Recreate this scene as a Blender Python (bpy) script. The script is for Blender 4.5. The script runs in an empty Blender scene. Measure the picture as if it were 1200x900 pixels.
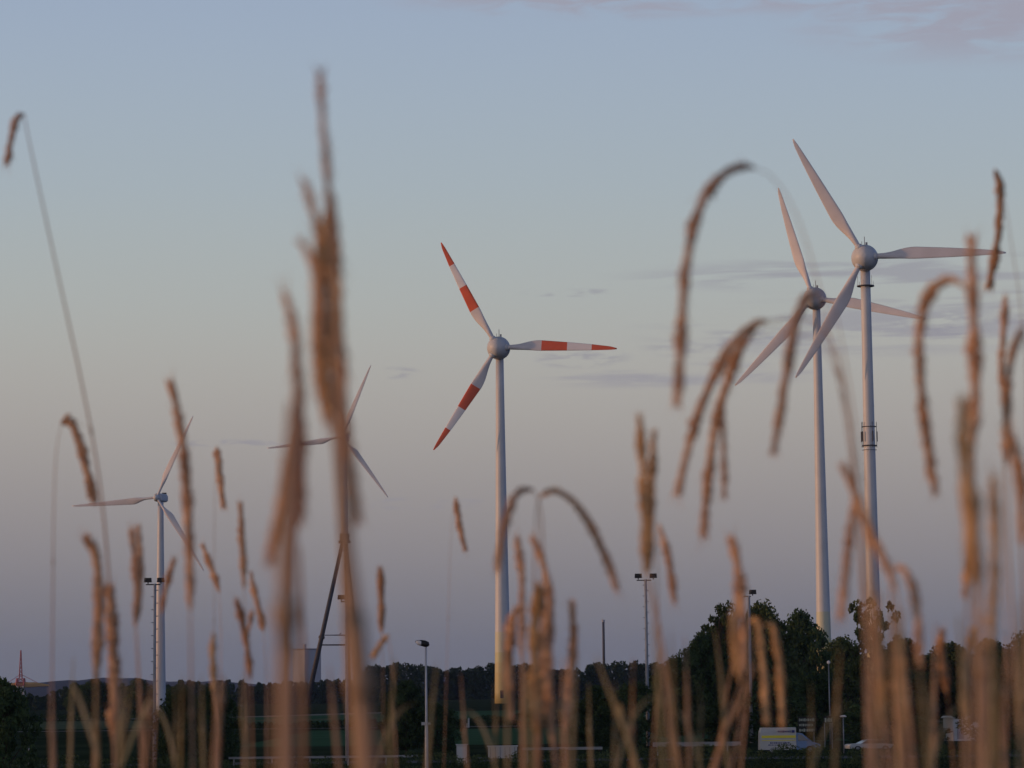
import bpy, math, random
import numpy as np
from mathutils import Vector, Matrix
R = math.radians
rnd = random.Random(7)
scn = bpy.context.scene
col = scn.collection

# ------------------------------------------------------------------ camera
CAM_Z = 6.0
FPX = 3333.33                       # focal length in pixels of the 1200 x 900 photograph
cd = bpy.data.cameras.new('camera'); cam = bpy.data.objects.new('camera', cd); col.objects.link(cam)
cd.sensor_width = 36; cd.lens = 100; cd.clip_start = 0.05; cd.clip_end = 40000
PITCH = math.atan(356 / FPX); ROLL = R(-0.62)
RM = Matrix.Rotation(R(90) + PITCH, 3, 'X') @ Matrix.Rotation(ROLL, 3, 'Z')
cam.matrix_world = Matrix.Translation((0, 0, CAM_Z)) @ RM.to_4x4()
cd.dof.use_dof = True; cd.dof.focus_distance = 700; cd.dof.aperture_fstop = 18
scn.camera = cam

def P(px, py, depth):
    """point of the world seen at photo pixel (px, py), `depth` metres north of the camera"""
    d = RM @ Vector(((px - 600) / FPX, (450 - py) / FPX, -1))
    return Vector((0, 0, CAM_Z)) + d * (depth / d.y)

# ------------------------------------------------------------------ sky, sun, exposure
SUN_EL, SUN_FWD = 2.4, -3.0         # degrees: just above the horizon, to the left
svec = Vector((-math.cos(R(SUN_FWD)) * math.cos(R(SUN_EL)), math.sin(R(SUN_FWD)) * math.cos(R(SUN_EL)), math.sin(R(SUN_EL))))
w = bpy.data.worlds.new('World'); scn.world = w; w.use_nodes = True
nt = w.node_tree; N = nt.nodes; L = nt.links
for n in list(N): N.remove(n)
def nd(t, **k):
    n = N.new(t)
    for a, b in k.items(): setattr(n, a, b)
    return n
out = nd('ShaderNodeOutputWorld'); bg = nd('ShaderNodeBackground'); L.new(bg.outputs[0], out.inputs[0])
sky = nd('ShaderNodeTexSky', sky_type='NISHITA', sun_disc=False, sun_elevation=R(SUN_EL), altitude=100,
         air_density=1.0, dust_density=1.2, ozone_density=2.0)
sky.sun_rotation = math.atan2(svec.x, svec.y)
SKY_STRENGTH = 0.10
HAZE = 0.00004
bg.inputs['Strength'].default_value = SKY_STRENGTH
tc = nd('ShaderNodeTexCoord'); sep = nd('ShaderNodeSeparateXYZ'); L.new(tc.outputs['Generated'], sep.inputs[0])
def math_n(op, a, b=None, clamp=False):
    m = nd('ShaderNodeMath', operation=op); m.use_clamp = clamp
    for i, v in enumerate((a, b)):
        if v is None: continue
        if isinstance(v, (int, float)): m.inputs[i].default_value = v
        else: L.new(v, m.inputs[i])
    return m.outputs[0]
zx = sep.outputs['Z']
# elevation ramp: tints the clear-sky model to the twilight bands of this evening
t = math_n('MULTIPLY', zx, 3.0, True)       # 0 .. 0.333 (19 deg)
ramp = nd('ShaderNodeValToRGB'); L.new(t, ramp.inputs[0])
RAMP = [  # (sin elevation, linear colour)
 (0.000, (0.150, 0.158, 0.200)),
 (0.020, (0.180, 0.178, 0.208)),
 (0.045, (0.252, 0.234, 0.246)),
 (0.075, (0.328, 0.302, 0.292)),
 (0.105, (0.395, 0.376, 0.350)),
 (0.135, (0.400, 0.420, 0.402)),
 (0.175, (0.365, 0.428, 0.462)),
 (0.235, (0.322, 0.400, 0.525)),
 (0.330, (0.260, 0.330, 0.470)),
]
els = ramp.color_ramp.elements
while len(els) < len(RAMP): els.new(0.5)
for e, (z, c) in zip(els, RAMP): e.position = z * 3.0; e.color = (*c, 1)
ramp.color_ramp.interpolation = 'B_SPLINE'
WORLD_SKY = (sky, ramp)
# measured brightness pattern of the clear-sky model is kept high up; low down the ramp rules
hi = nd('ShaderNodeMapRange'); hi.inputs[1].default_value = 0.25; hi.inputs[2].default_value = 0.7
L.new(zx, hi.inputs[0])
rs = nd('ShaderNodeVectorMath', operation='SCALE'); L.new(ramp.outputs[0], rs.inputs[0]); rs.inputs['Scale'].default_value = 1 / SKY_STRENGTH
mix = nd('ShaderNodeMixRGB'); L.new(hi.outputs[0], mix.inputs[0]); L.new(rs.outputs[0], mix.inputs[1]); L.new(sky.outputs[0], mix.inputs[2])
skycol = mix.outputs[0]
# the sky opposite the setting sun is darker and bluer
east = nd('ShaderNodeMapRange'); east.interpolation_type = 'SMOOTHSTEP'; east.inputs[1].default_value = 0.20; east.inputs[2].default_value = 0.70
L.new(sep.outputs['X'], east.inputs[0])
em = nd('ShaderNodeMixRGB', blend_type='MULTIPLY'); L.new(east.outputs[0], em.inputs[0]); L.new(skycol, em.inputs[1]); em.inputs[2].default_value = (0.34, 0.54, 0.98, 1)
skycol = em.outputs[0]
south_fill = nd('ShaderNodeMapRange'); south_fill.interpolation_type = 'SMOOTHSTEP'; south_fill.inputs[1].default_value = 0.1; south_fill.inputs[2].default_value = -0.7  # unseen sky behind the camera brightened to light surfaces that face it
L.new(sep.outputs['Y'], south_fill.inputs[0])
sm = nd('ShaderNodeMixRGB', blend_type='MULTIPLY'); L.new(south_fill.outputs[0], sm.inputs[0]); L.new(skycol, sm.inputs[1]); sm.inputs[2].default_value = (2.30, 1.85, 1.62, 1)
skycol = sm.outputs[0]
# thin cloud streaks: noise over direction, stretched sideways
def noise(scale, detail, vec, dist=0.0, rough=0.55):
    n = nd('ShaderNodeTexNoise'); n.inputs['Scale'].default_value = scale; n.inputs['Detail'].default_value = detail
    n.inputs['Distortion'].default_value = dist; n.inputs['Roughness'].default_value = rough
    L.new(vec, n.inputs['Vector']); return n.outputs['Fac']
mp = nd('ShaderNodeMapping'); mp.inputs['Scale'].default_value = (4, 4, 46); L.new(tc.outputs['Generated'], mp.inputs[0])
mp2 = nd('ShaderNodeMapping'); mp2.inputs['Scale'].default_value = (14, 14, 60); L.new(tc.outputs['Generated'], mp2.inputs[0])
def smooth(v, a, b, x, y):
    m = nd('ShaderNodeMapRange'); m.interpolation_type = 'SMOOTHSTEP'
    for i, q in enumerate((a, b, x, y)): m.inputs[i + 1].default_value = q
    L.new(v, m.inputs[0]); return m.outputs[0]
def blob(px, py, rx, ry):
    """soft elliptical patch of sky centred on the direction of a photo pixel"""
    d = (RM @ Vector(((px - 600) / FPX, (450 - py) / FPX, -1))).normalized()
    a = math_n('MULTIPLY', math_n('SUBTRACT', sep.outputs['X'], d.x), FPX / rx)
    b = math_n('MULTIPLY', math_n('SUBTRACT', zx, d.z), FPX / ry)
    r2 = math_n('ADD', math_n('MULTIPLY', a, a), math_n('MULTIPLY', b, b))
    return smooth(r2, 0.0, 1.0, 1.0, 0.0)
n1 = noise(5.0, 5, mp.outputs[0], 0.4); n2 = noise(6.0, 6, mp2.outputs[0], 0.3)
mp3 = nd('ShaderNodeMapping'); mp3.inputs['Scale'].default_value = (7, 7, 34); L.new(tc.outputs['Generated'], mp3.inputs[0])
n3 = noise(5.0, 4, mp3.outputs[0], 0.5); puff2 = smooth(n3, 0.36, 0.62, 0, 1)
streak = smooth(n1, 0.42, 0.62, 0, 1); puff = smooth(n2, 0.44, 0.62, 0, 1)
def add_cloud(prev, patches, tex, colour, amount):
    s = None
    for p in patches:
        b = blob(*p); s = b if s is None else math_n('MAXIMUM', s, b)
    f = math_n('MULTIPLY', math_n('MULTIPLY', s, tex), amount, True)
    m = nd('ShaderNodeMixRGB'); L.new(f, m.inputs[0]); L.new(prev, m.inputs[1])
    m.inputs[2].default_value = (*[c / SKY_STRENGTH for c in colour], 1); return m.outputs[0]
skycol = add_cloud(skycol, [(1060, 318, 380, 26), (1040, 382, 330, 42), (800, 440, 220, 18), (1130, 350, 160, 30)], streak, (0.270, 0.262, 0.310), 0.6)
skycol = add_cloud(skycol, [(680, 420, 70, 14), (466, 437, 34, 9), (830, 405, 90, 18), (900, 395, 120, 14), (1120, 380, 120, 22), (490, 590, 110, 9), (260, 519, 110, 5), (672, 343, 70, 6)], puff, (0.260, 0.252, 0.298), 0.55)
skycol = add_cloud(skycol, [(740, -4, 330, 30), (1180, 2, 300, 80), (980, -10, 200, 30)], puff2, (0.325, 0.325, 0.395), 0.9)
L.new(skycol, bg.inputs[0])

sd = bpy.data.lights.new('sun', 'SUN'); sun = bpy.data.objects.new('sun', sd); col.objects.link(sun)
sd.energy = 2.3; sd.angle = R(0.6); sd.color = (1.0, 0.52, 0.26)
sun.rotation_euler = svec.to_track_quat('Z', 'Y').to_euler()
vs = scn.view_settings; vs.view_transform = 'Standard'; vs.look = 'None'; vs.gamma = 1; vs.exposure = 0.06; vs.use_curve_mapping = False
cy = scn.cycles
cy.max_bounces = 5; cy.diffuse_bounces = 4; cy.glossy_bounces = 2; cy.transmission_bounces = 2; cy.transparent_max_bounces = 6
cy.volume_bounces = 0; cy.use_denoising = True

# ------------------------------------------------------------------ helpers
def tag(o, label=None, cat=None, group=None, kind=None):
    if label: o['label'] = label
    if cat: o['category'] = cat
    if group: o['group'] = group
    if kind: o['kind'] = kind
    return o
def empty(name, loc, label=None, cat=None, group=None):
    o = bpy.data.objects.new(name, None); col.objects.link(o); o.location = loc; o.empty_display_size = 0.1
    return tag(o, label, cat, group)
class MB:
    def __init__(s): s.v = []; s.f = []; s.m = []
    def add(s, vs_, fs, mi=0):
        b = len(s.v); s.v += [tuple(v) for v in vs_]; s.f += [tuple(i + b for i in f) for f in fs]; s.m += [mi] * len(fs)
    def box(s, c, d, rz=0, mi=0, top=None):
        x, y, z = d[0] / 2, d[1] / 2, d[2] / 2; tx, ty = (top or (1, 1))
        q = [(-x, -y, -z), (x, -y, -z), (x, y, -z), (-x, y, -z), (-x * tx, -y * ty, z), (x * tx, -y * ty, z), (x * tx, y * ty, z), (-x * tx, y * ty, z)]
        ca, sa = math.cos(rz), math.sin(rz)
        s.add([(c[0] + a * ca - b * sa, c[1] + a * sa + b * ca, c[2] + e) for a, b, e in q],
              [(0, 3, 2, 1), (4, 5, 6, 7), (0, 1, 5, 4), (1, 2, 6, 5), (2, 3, 7, 6), (3, 0, 4, 7)], mi)
    def tube(s, pts, rad, n=8, mi=0, cap=True):
        pts = [Vector(p) for p in pts]
        if not isinstance(rad, (list, tuple)): rad = [rad] * len(pts)
        b = len(s.v); up = None
        for i, p in enumerate(pts):
            t_ = (pts[min(i + 1, len(pts) - 1)] - pts[max(i - 1, 0)])
            if t_.length < 1e-9: t_ = Vector((0, 0, 1))
            t_.normalize()
            if up is None: up = t_.orthogonal().normalized()
            up = (up - t_ * up.dot(t_)); up.normalize(); sd_ = t_.cross(up)
            for k in range(n):
                a = 2 * math.pi * k / n
                s.v.append(tuple(p + (up * math.cos(a) + sd_ * math.sin(a)) * rad[i]))
        for i in range(len(pts) - 1):
            for k in range(n):
                k2 = (k + 1) % n
                s.f.append((b + i * n + k, b + i * n + k2, b + (i + 1) * n + k2, b + (i + 1) * n + k)); s.m.append(mi if not isinstance(mi, list) else mi[i])
        m0 = mi if not isinstance(mi, list) else mi[0]
        if cap:
            s.f.append(tuple(b + k for k in reversed(range(n)))); s.m.append(m0)
            s.f.append(tuple(b + (len(pts) - 1) * n + k for k in range(n))); s.m.append(m0)
    def build(s, name, mat, parent=None, smooth_=False, loc=None):
        me = bpy.data.meshes.new(name); me.from_pydata(s.v, [], s.f)
        for m_ in (mat if isinstance(mat, (list, tuple)) else [mat]): me.materials.append(m_)
        me.polygons.foreach_set('material_index', s.m)
        if smooth_: me.polygons.foreach_set('use_smooth', [True] * len(s.f))
        me.update()
        o = bpy.data.objects.new(name, me); col.objects.link(o)
        if parent: o.parent = parent
        if loc is not None: o.location = loc
        return o
def material(name, base, rough=0.7, var=0.0, scale=3.0, spec=0.25, metal=0.0, trans=0.0, base2=None, coords='Object', bump=0.0, detail=4, rndvar=0.0, sx=None):
    m = bpy.data.materials.new(name); m.use_nodes = True; t_ = m.node_tree; b = t_.nodes['Principled BSDF']
    b.inputs['Roughness'].default_value = rough; b.inputs['Specular IOR Level'].default_value = spec; b.inputs['Metallic'].default_value = metal
    b.inputs['Base Color'].default_value = (*base, 1)
    src = None
    if base2 or var:
        c2 = base2 or tuple(min(1, c * (1 - var)) for c in base)
        tcn = t_.nodes.new('ShaderNodeTexCoord'); nz = t_.nodes.new('ShaderNodeTexNoise'); rp = t_.nodes.new('ShaderNodeMixRGB')
        nz.inputs['Scale'].default_value = scale; nz.inputs['Detail'].default_value = detail
        if sx:
            mpp = t_.nodes.new('ShaderNodeMapping'); mpp.inputs['Scale'].default_value = sx
            t_.links.new(tcn.outputs[coords], mpp.inputs[0]); t_.links.new(mpp.outputs[0], nz.inputs[0])
        else: t_.links.new(tcn.outputs[coords], nz.inputs[0])
        mr = t_.nodes.new('ShaderNodeMapRange'); mr.inputs[1].default_value = 0.35; mr.inputs[2].default_value = 0.65
        t_.links.new(nz.outputs['Fac'], mr.inputs[0]); t_.links.new(mr.outputs[0], rp.inputs[0])
        rp.inputs[1].default_value = (*base, 1); rp.inputs[2].default_value = (*c2, 1)
        src = rp.outputs[0]
        if bump:
            bp = t_.nodes.new('ShaderNodeBump'); bp.inputs['Strength'].default_value = bump
            t_.links.new(nz.outputs['Fac'], bp.inputs['Height']); t_.links.new(bp.outputs[0], b.inputs['Normal'])
    if rndvar:
        oi = t_.nodes.new('ShaderNodeObjectInfo'); hs = t_.nodes.new('ShaderNodeHueSaturation'); mr = t_.nodes.new('ShaderNodeMapRange')
        mr.inputs[3].default_value = 1 - rndvar; mr.inputs[4].default_value = 1 + rndvar
        t_.links.new(oi.outputs['Random'], mr.inputs[0]); t_.links.new(mr.outputs[0], hs.inputs['Value'])
        if src: t_.links.new(src, hs.inputs['Color'])
        else: hs.inputs['Color'].default_value = (*base, 1)
        src = hs.outputs[0]
    if src: t_.links.new(src, b.inputs['Base Color'])
    if trans:
        o_ = t_.nodes['Material Output']; tr = t_.nodes.new('ShaderNodeBsdfTranslucent'); mx = t_.nodes.new('ShaderNodeMixShader')
        mx.inputs[0].default_value = trans
        if src: t_.links.new(src, tr.inputs[0])
        else: tr.inputs[0].default_value = (*base, 1)
        t_.links.new(b.outputs[0], mx.inputs[1]); t_.links.new(tr.outputs[0], mx.inputs[2]); t_.links.new(mx.outputs[0], o_.inputs[0])
    return m
M = dict(
 paint=material('turbine_paint', (0.52, 0.53, 0.55), 0.45, 0.08, 0.25),
 blade=material('blade_paint', (0.62, 0.59, 0.60), 0.5, 0.10, 0.2),
 red=material('warning_red', (0.66, 0.12, 0.055), 0.5, 0.12, 0.3),
 bandwhite=material('band_white', (0.78, 0.74, 0.74), 0.5, 0.06, 0.3),
 rail=material('rail_zinc', (0.27, 0.29, 0.30), 0.6, 0.3, 0.8),
 dark_steel=material('dark_steel', (0.06, 0.058, 0.062), 0.6, 0.3, 1.5),
 steel=material('galvanised_steel', (0.25, 0.26, 0.28), 0.5, 0.25, 2.0, metal=0.4),
 pole=material('mast_grey', (0.27, 0.30, 0.34), 0.6, 0.2, 2.0),
 palesteel=material('pale_pole', (0.50, 0.50, 0.52), 0.5, 0.2, 2.0),
 black=material('black_plastic', (0.02, 0.02, 0.022), 0.5),
 lampglass=material('lamp_cover', (0.75, 0.70, 0.68), 0.25),
 g1=material('tower_sunlit_green_pale', (0.50, 0.50, 0.38), 0.5), g2=material('tower_sunlit_green_light', (0.46, 0.45, 0.26), 0.5),  # band greens yellowed: warm evening light mixed into their colours
 g3=material('tower_sunlit_green_mid', (0.44, 0.39, 0.21), 0.5), g4=material('tower_sunlit_green_deep', (0.42, 0.35, 0.17), 0.5), g5=material('tower_sunlit_green_dark', (0.38, 0.31, 0.14), 0.5),
 leafa=material('leaf_dark', (0.068, 0.105, 0.046), 0.8, base2=(0.034, 0.056, 0.028), scale=0.6, trans=0.2, rndvar=0.2, spec=0.0),
 leafb=material('leaf_olive', (0.095, 0.12, 0.052), 0.8, base2=(0.046, 0.068, 0.030), scale=0.6, trans=0.2, rndvar=0.2, spec=0.0),
 needle=material('far_foliage', (0.040, 0.062, 0.036), 0.9, base2=(0.026, 0.042, 0.026), scale=0.05, spec=0.0),
 bark=material('bark', (0.06, 0.045, 0.035), 0.9, 0.4, 4.0),
 ground=material('ground_grass', (0.042, 0.056, 0.028), 0.95, base2=(0.024, 0.034, 0.017), scale=0.03, detail=10, sx=(0.5, 2.0, 1), spec=0.0),
 field=material('field_green', (0.070, 0.135, 0.070), 0.95, base2=(0.052, 0.105, 0.052), scale=0.04, detail=10, sx=(0.4, 3, 1), spec=0.0),
 stubble=material('field_dry', (0.12, 0.14, 0.08), 0.95, base2=(0.085, 0.11, 0.06), scale=0.04, detail=10, sx=(0.4, 3, 1), spec=0.0),
 path=material('path_gravel', (0.26, 0.25, 0.21), 0.95, 0.3, 0.3, detail=8, spec=0.0),
 asphalt=material('asphalt', (0.05, 0.05, 0.052), 0.9, 0.3, 0.5, detail=8),
 hill=material('hill_woods', (0.014, 0.024, 0.032), 1.0, base2=(0.009, 0.016, 0.022), scale=0.004, detail=10, spec=0.0),
 soil=material('soil', (0.07, 0.055, 0.035), 0.95, 0.4, 2.0),
 white=material('white_paint', (0.40, 0.41, 0.41), 0.4, 0.08, 2.0),
 yellow=material('yellow_stripe', (0.62, 0.55, 0.05), 0.45), blue=material('blue_paint', (0.10, 0.18, 0.34), 0.35), ink=material('blue_lettering', (0.04, 0.05, 0.16), 0.5),
 glass=material('window_glass', (0.02, 0.025, 0.03), 0.08, spec=0.8), tyre=material('tyre_rubber', (0.02, 0.02, 0.02), 0.8),
 sign=material('dark_sign', (0.012, 0.018, 0.016), 0.6), signtext=material('sign_lettering', (0.28, 0.32, 0.28), 0.6),
 brick=material('hut_render', (0.45, 0.46, 0.46), 0.8, 0.15, 1.0), roof=material('roof_sheet', (0.14, 0.13, 0.13), 0.6, 0.2, 1.0),
 masred=material('mast_red', (0.36, 0.10, 0.10), 0.6), ochre=material('jib_yellow', (0.42, 0.26, 0.10), 0.6), concrete=material('concrete', (0.32, 0.33, 0.36), 0.9, 0.12, 0.02),
 feather=material('feather', (0.02, 0.02, 0.02), 0.8),
 ear_a=material('rye_ear_brown', (0.82, 0.57, 0.37), 0.8, base2=(0.62, 0.38, 0.23), scale=60, trans=0.4, rndvar=0.08),
 ear_b=material('rye_ear_golden', (0.84, 0.60, 0.34), 0.8, base2=(0.60, 0.39, 0.20), scale=60, trans=0.4, rndvar=0.08),
 straw_a=material('straw_tan', (0.68, 0.50, 0.35), 0.7, base2=(0.54, 0.37, 0.25), scale=8, trans=0.5, rndvar=0.15),
 straw_b=material('straw_green', (0.42, 0.38, 0.22), 0.7, base2=(0.52, 0.42, 0.26), scale=8, trans=0.5, rndvar=0.15),
)
def sst(a, b, x):
    x = min(1, max(0, (x - a) / (b - a))); return x * x * (3 - 2 * x)
def zg(x, y):
    z = 4.75 * (1 - sst(0, 150, y)) if y > 0 else 4.75
    z *= 1 - sst(60, 260, abs(x))
    z += 1.6 * sst(470, 800, y) * sst(-75, -15, x)
    return z
# ------------------------------------------------------------------ ground, fields, roads, hills
def sheet(name, xs, ys, mat, dz=0.0, edge=None):
    mb = MB(); nx, ny = len(xs), len(ys)
    for j, y in enumerate(ys):
        for i, x in enumerate(xs):
            yy = y + (edge(x, j / (ny - 1)) if edge else 0)
            mb.v.append((x, yy, zg(x, yy) + dz))
    for j in range(ny - 1):
        for i in range(nx - 1):
            mb.f.append((j * nx + i, j * nx + i + 1, (j + 1) * nx + i + 1, (j + 1) * nx + i)); mb.m.append(0)
    return tag(mb.build(name, mat, smooth_=True), kind='structure')
xs = sorted(set([-6000, -3500, -2000, -1200, -700, -400] + list(range(-280, 281, 5)) + [400, 700, 1200, 2000, 3500, 6000]))
ys = sorted(set([-200, -100, -50, -20, -5] + list(range(0, 200, 3)) + list(range(200, 900, 10)) + [950, 1050, 1200, 1500, 2000, 3000, 4500, 6500, 8900]))
sheet('ground', xs, ys, M['ground'])
fx = [i * 6 for i in range(-40, 41)]
sheet('field', [x for x in fx if -34 <= x <= 40], [305, 330, 360, 390, 425], M['field'], 0.03, lambda x, v: 5 * math.sin(x * 0.09) * v)
sheet('field', [x for x in fx if -150 <= x <= -36], [470, 500, 540, 590], M['stubble'], 0.03, lambda x, v: 8 * math.sin(x * 0.05) * v)
sheet('field', [x for x in fx if -60 <= x <= 70], [520, 560, 600, 640], M['field'], 0.03, lambda x, v: 8 * math.sin(x * 0.05 + 1) * v)
sheet('path', [x for x in fx if -160 <= x <= 90], [446, 449, 452], M['path'], 0.04, lambda x, v: x * 0.05)
sheet('path', [x for x in fx if -200 <= x <= -30], [628, 640, 656], M['path'], 0.04)
sheet('road', [x for x in fx if abs(x) < 200], [233, 237, 241], M['asphalt'], 0.02)
def hills(name, dist, prof, mat):
    mb = MB(); n = len(prof); depthm = 900
    for k in range(5):
        v = k / 4; hh = math.sin(v * math.pi / 2)
        for (x, h) in prof: mb.v.append((x, dist + depthm * v, h * hh - 1))
    for k in range(4):
        for i in range(n - 1): mb.f.append((k * n + i, k * n + i + 1, (k + 1) * n + i + 1, (k + 1) * n + i)); mb.m.append(0)
    return tag(mb.build(name, mat, smooth_=True), kind='structure')
rh = random.Random(3); prof = []
for i in range(-60, 61):
    x = i * 45; u = (x / 6500 * FPX + 600)
    h = 6 + 6500 / FPX * (11 + 3.5 * math.sin(u * 0.013 + 1.0) + 2.0 * math.sin(u * 0.041) + 1.0 * math.sin(u * 0.11))
    prof.append((x, h))
hills('hills', 6300, prof, M['hill'])
hz = [(x * 1.1, h * 1.25 + 3 * math.sin(x * 0.004)) for x, h in prof]
hills('hills', 7700, hz, M['hill'])

# ------------------------------------------------------------------ evening haze
mb = MB(); mb.box((0, 4350, 75), (13600, 9400, 154)); hz_m = bpy.data.materials.new('haze'); hz_m.use_nodes = True; ht = hz_m.node_tree
ht.nodes.remove(ht.nodes['Principled BSDF']); pv = ht.nodes.new('ShaderNodeVolumePrincipled')
pv.inputs['Density'].default_value = HAZE; pv.inputs['Color'].default_value = (0.42, 0.60, 1.0, 1)
ht.links.new(pv.outputs[0], ht.nodes['Material Output'].inputs['Volume'])
tag(mb.build('haze', hz_m), kind='stuff')

# ------------------------------------------------------------------ turbines
def rot2(x, y, a): return x * math.cos(a) - y * math.sin(a), x * math.sin(a) + y * math.cos(a)
def axial(t_, u, v, yaw):      # t_ along the rotor axis (backwards +), u sideways, v up
    x, y = rot2(u, t_, -yaw); return (x, y, v)
def lathe(mb, prof, yaw, n=28, zo=0, mi=0, vs_=1.0):
    b = len(mb.v)
    for t_, r in prof:
        for k in range(n):
            a = 2 * math.pi * k / n; x, y, z = axial(t_, r * math.cos(a), r * math.sin(a) * vs_, yaw); mb.v.append((x, y, z + zo))
    for i in range(len(prof) - 1):
        for k in range(n):
            k2 = (k + 1) % n; mb.f.append((b + i * n + k, b + (i + 1) * n + k, b + (i + 1) * n + k2, b + i * n + k2)); mb.m.append(mi)
def smprof(pts, n=6):
    o_ = []
    for i in range(len(pts) - 1):
        p0 = pts[max(i - 1, 0)]; p1 = pts[i]; p2 = pts[i + 1]; p3 = pts[min(i + 2, len(pts) - 1)]
        for k in range(n):
            u = k / n
            o_.append(tuple(max(0, 0.5 * (2 * p1[j] + (p2[j] - p0[j]) * u + (2 * p0[j] - 5 * p1[j] + 4 * p2[j] - p3[j]) * u * u + (3 * p1[j] - p0[j] - 3 * p2[j] + p3[j]) * u ** 3)) if j else
                            0.5 * (2 * p1[j] + (p2[j] - p0[j]) * u + (2 * p0[j] - 5 * p1[j] + 4 * p2[j] - p3[j]) * u * u + (3 * p1[j] - p0[j] - 3 * p2[j] + p3[j]) * u ** 3) for j in range(2)))
    o_.append(pts[-1]); return o_
def blade_mesh(ang, length, yaw, t0, chord, bands=None, r0=0.04, tilt=22):
    mb = MB(); n = 14
    fr = [r0 + (1 - r0) * i / 44 for i in range(45)]
    if bands: fr = sorted(set(fr + [b for b, _ in bands]))
    ca, sa = math.cos(ang), math.sin(ang)
    for f in fr:
        for i in range(len(chord) - 1):
            if chord[i][0] <= f <= chord[i + 1][0]:
                u = (f - chord[i][0]) / (chord[i + 1][0] - chord[i][0]); u = u * u * (3 - 2 * u) if i < 2 else u
                c = chord[i][1] * (1 - u) + chord[i + 1][1] * u; break
        else: c = chord[-1][1]
        tw = R(tilt * (1 - f) ** 2 + 4)
        th = max(0.10 * c, min(c, 0.062 * length * max(0, 1 - f * 2.6)))
        le = 0.5 if f < 0.07 else 0.5 - 0.22 * sst(0.07, 0.3, f)
        for k in range(n):
            a = 2 * math.pi * k / n
            cc = (math.cos(a) * 0.5 + 0.5 - le) * c; tt = math.sin(a) * 0.5 * th * (1 - 0.35 * math.cos(a) * sst(.1, .3, f))
            tang = cc * math.cos(tw) - tt * math.sin(tw); ax = cc * math.sin(tw) + tt * math.cos(tw) - 0.02 * length * f * f
            u_ = ca * f * length - sa * tang; v_ = sa * f * length + ca * tang
            mb.v.append(axial(t0 + ax, u_, v_, yaw))
    for i in range(len(fr) - 1):
        mi = 0
        if bands:
            for b, q in bands:
                if fr[i] >= b - 1e-6: mi = q
        for k in range(n):
            k2 = (k + 1) % n; mb.f.append((i * n + k, i * n + k2, (i + 1) * n + k2, (i + 1) * n + k)); mb.m.append(mi)
    m_ = len(fr) - 1
    mb.f.append(tuple(m_ * n + k for k in range(n))); mb.m.append(bands[-1][1] if bands else 0)
    return mb
CH_E = [(0.0, 1.3), (0.09, 1.35), (0.36, 3.25), (0.6, 2.5), (0.8, 1.75), (0.95, 1.0), (1.0, 0.35)]
CH_V = [(0.0, 0.9), (0.12, 0.95), (0.27, 2.6), (0.5, 2.0), (0.8, 1.15), (0.95, 0.7), (1.0, 0.25)]
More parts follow.
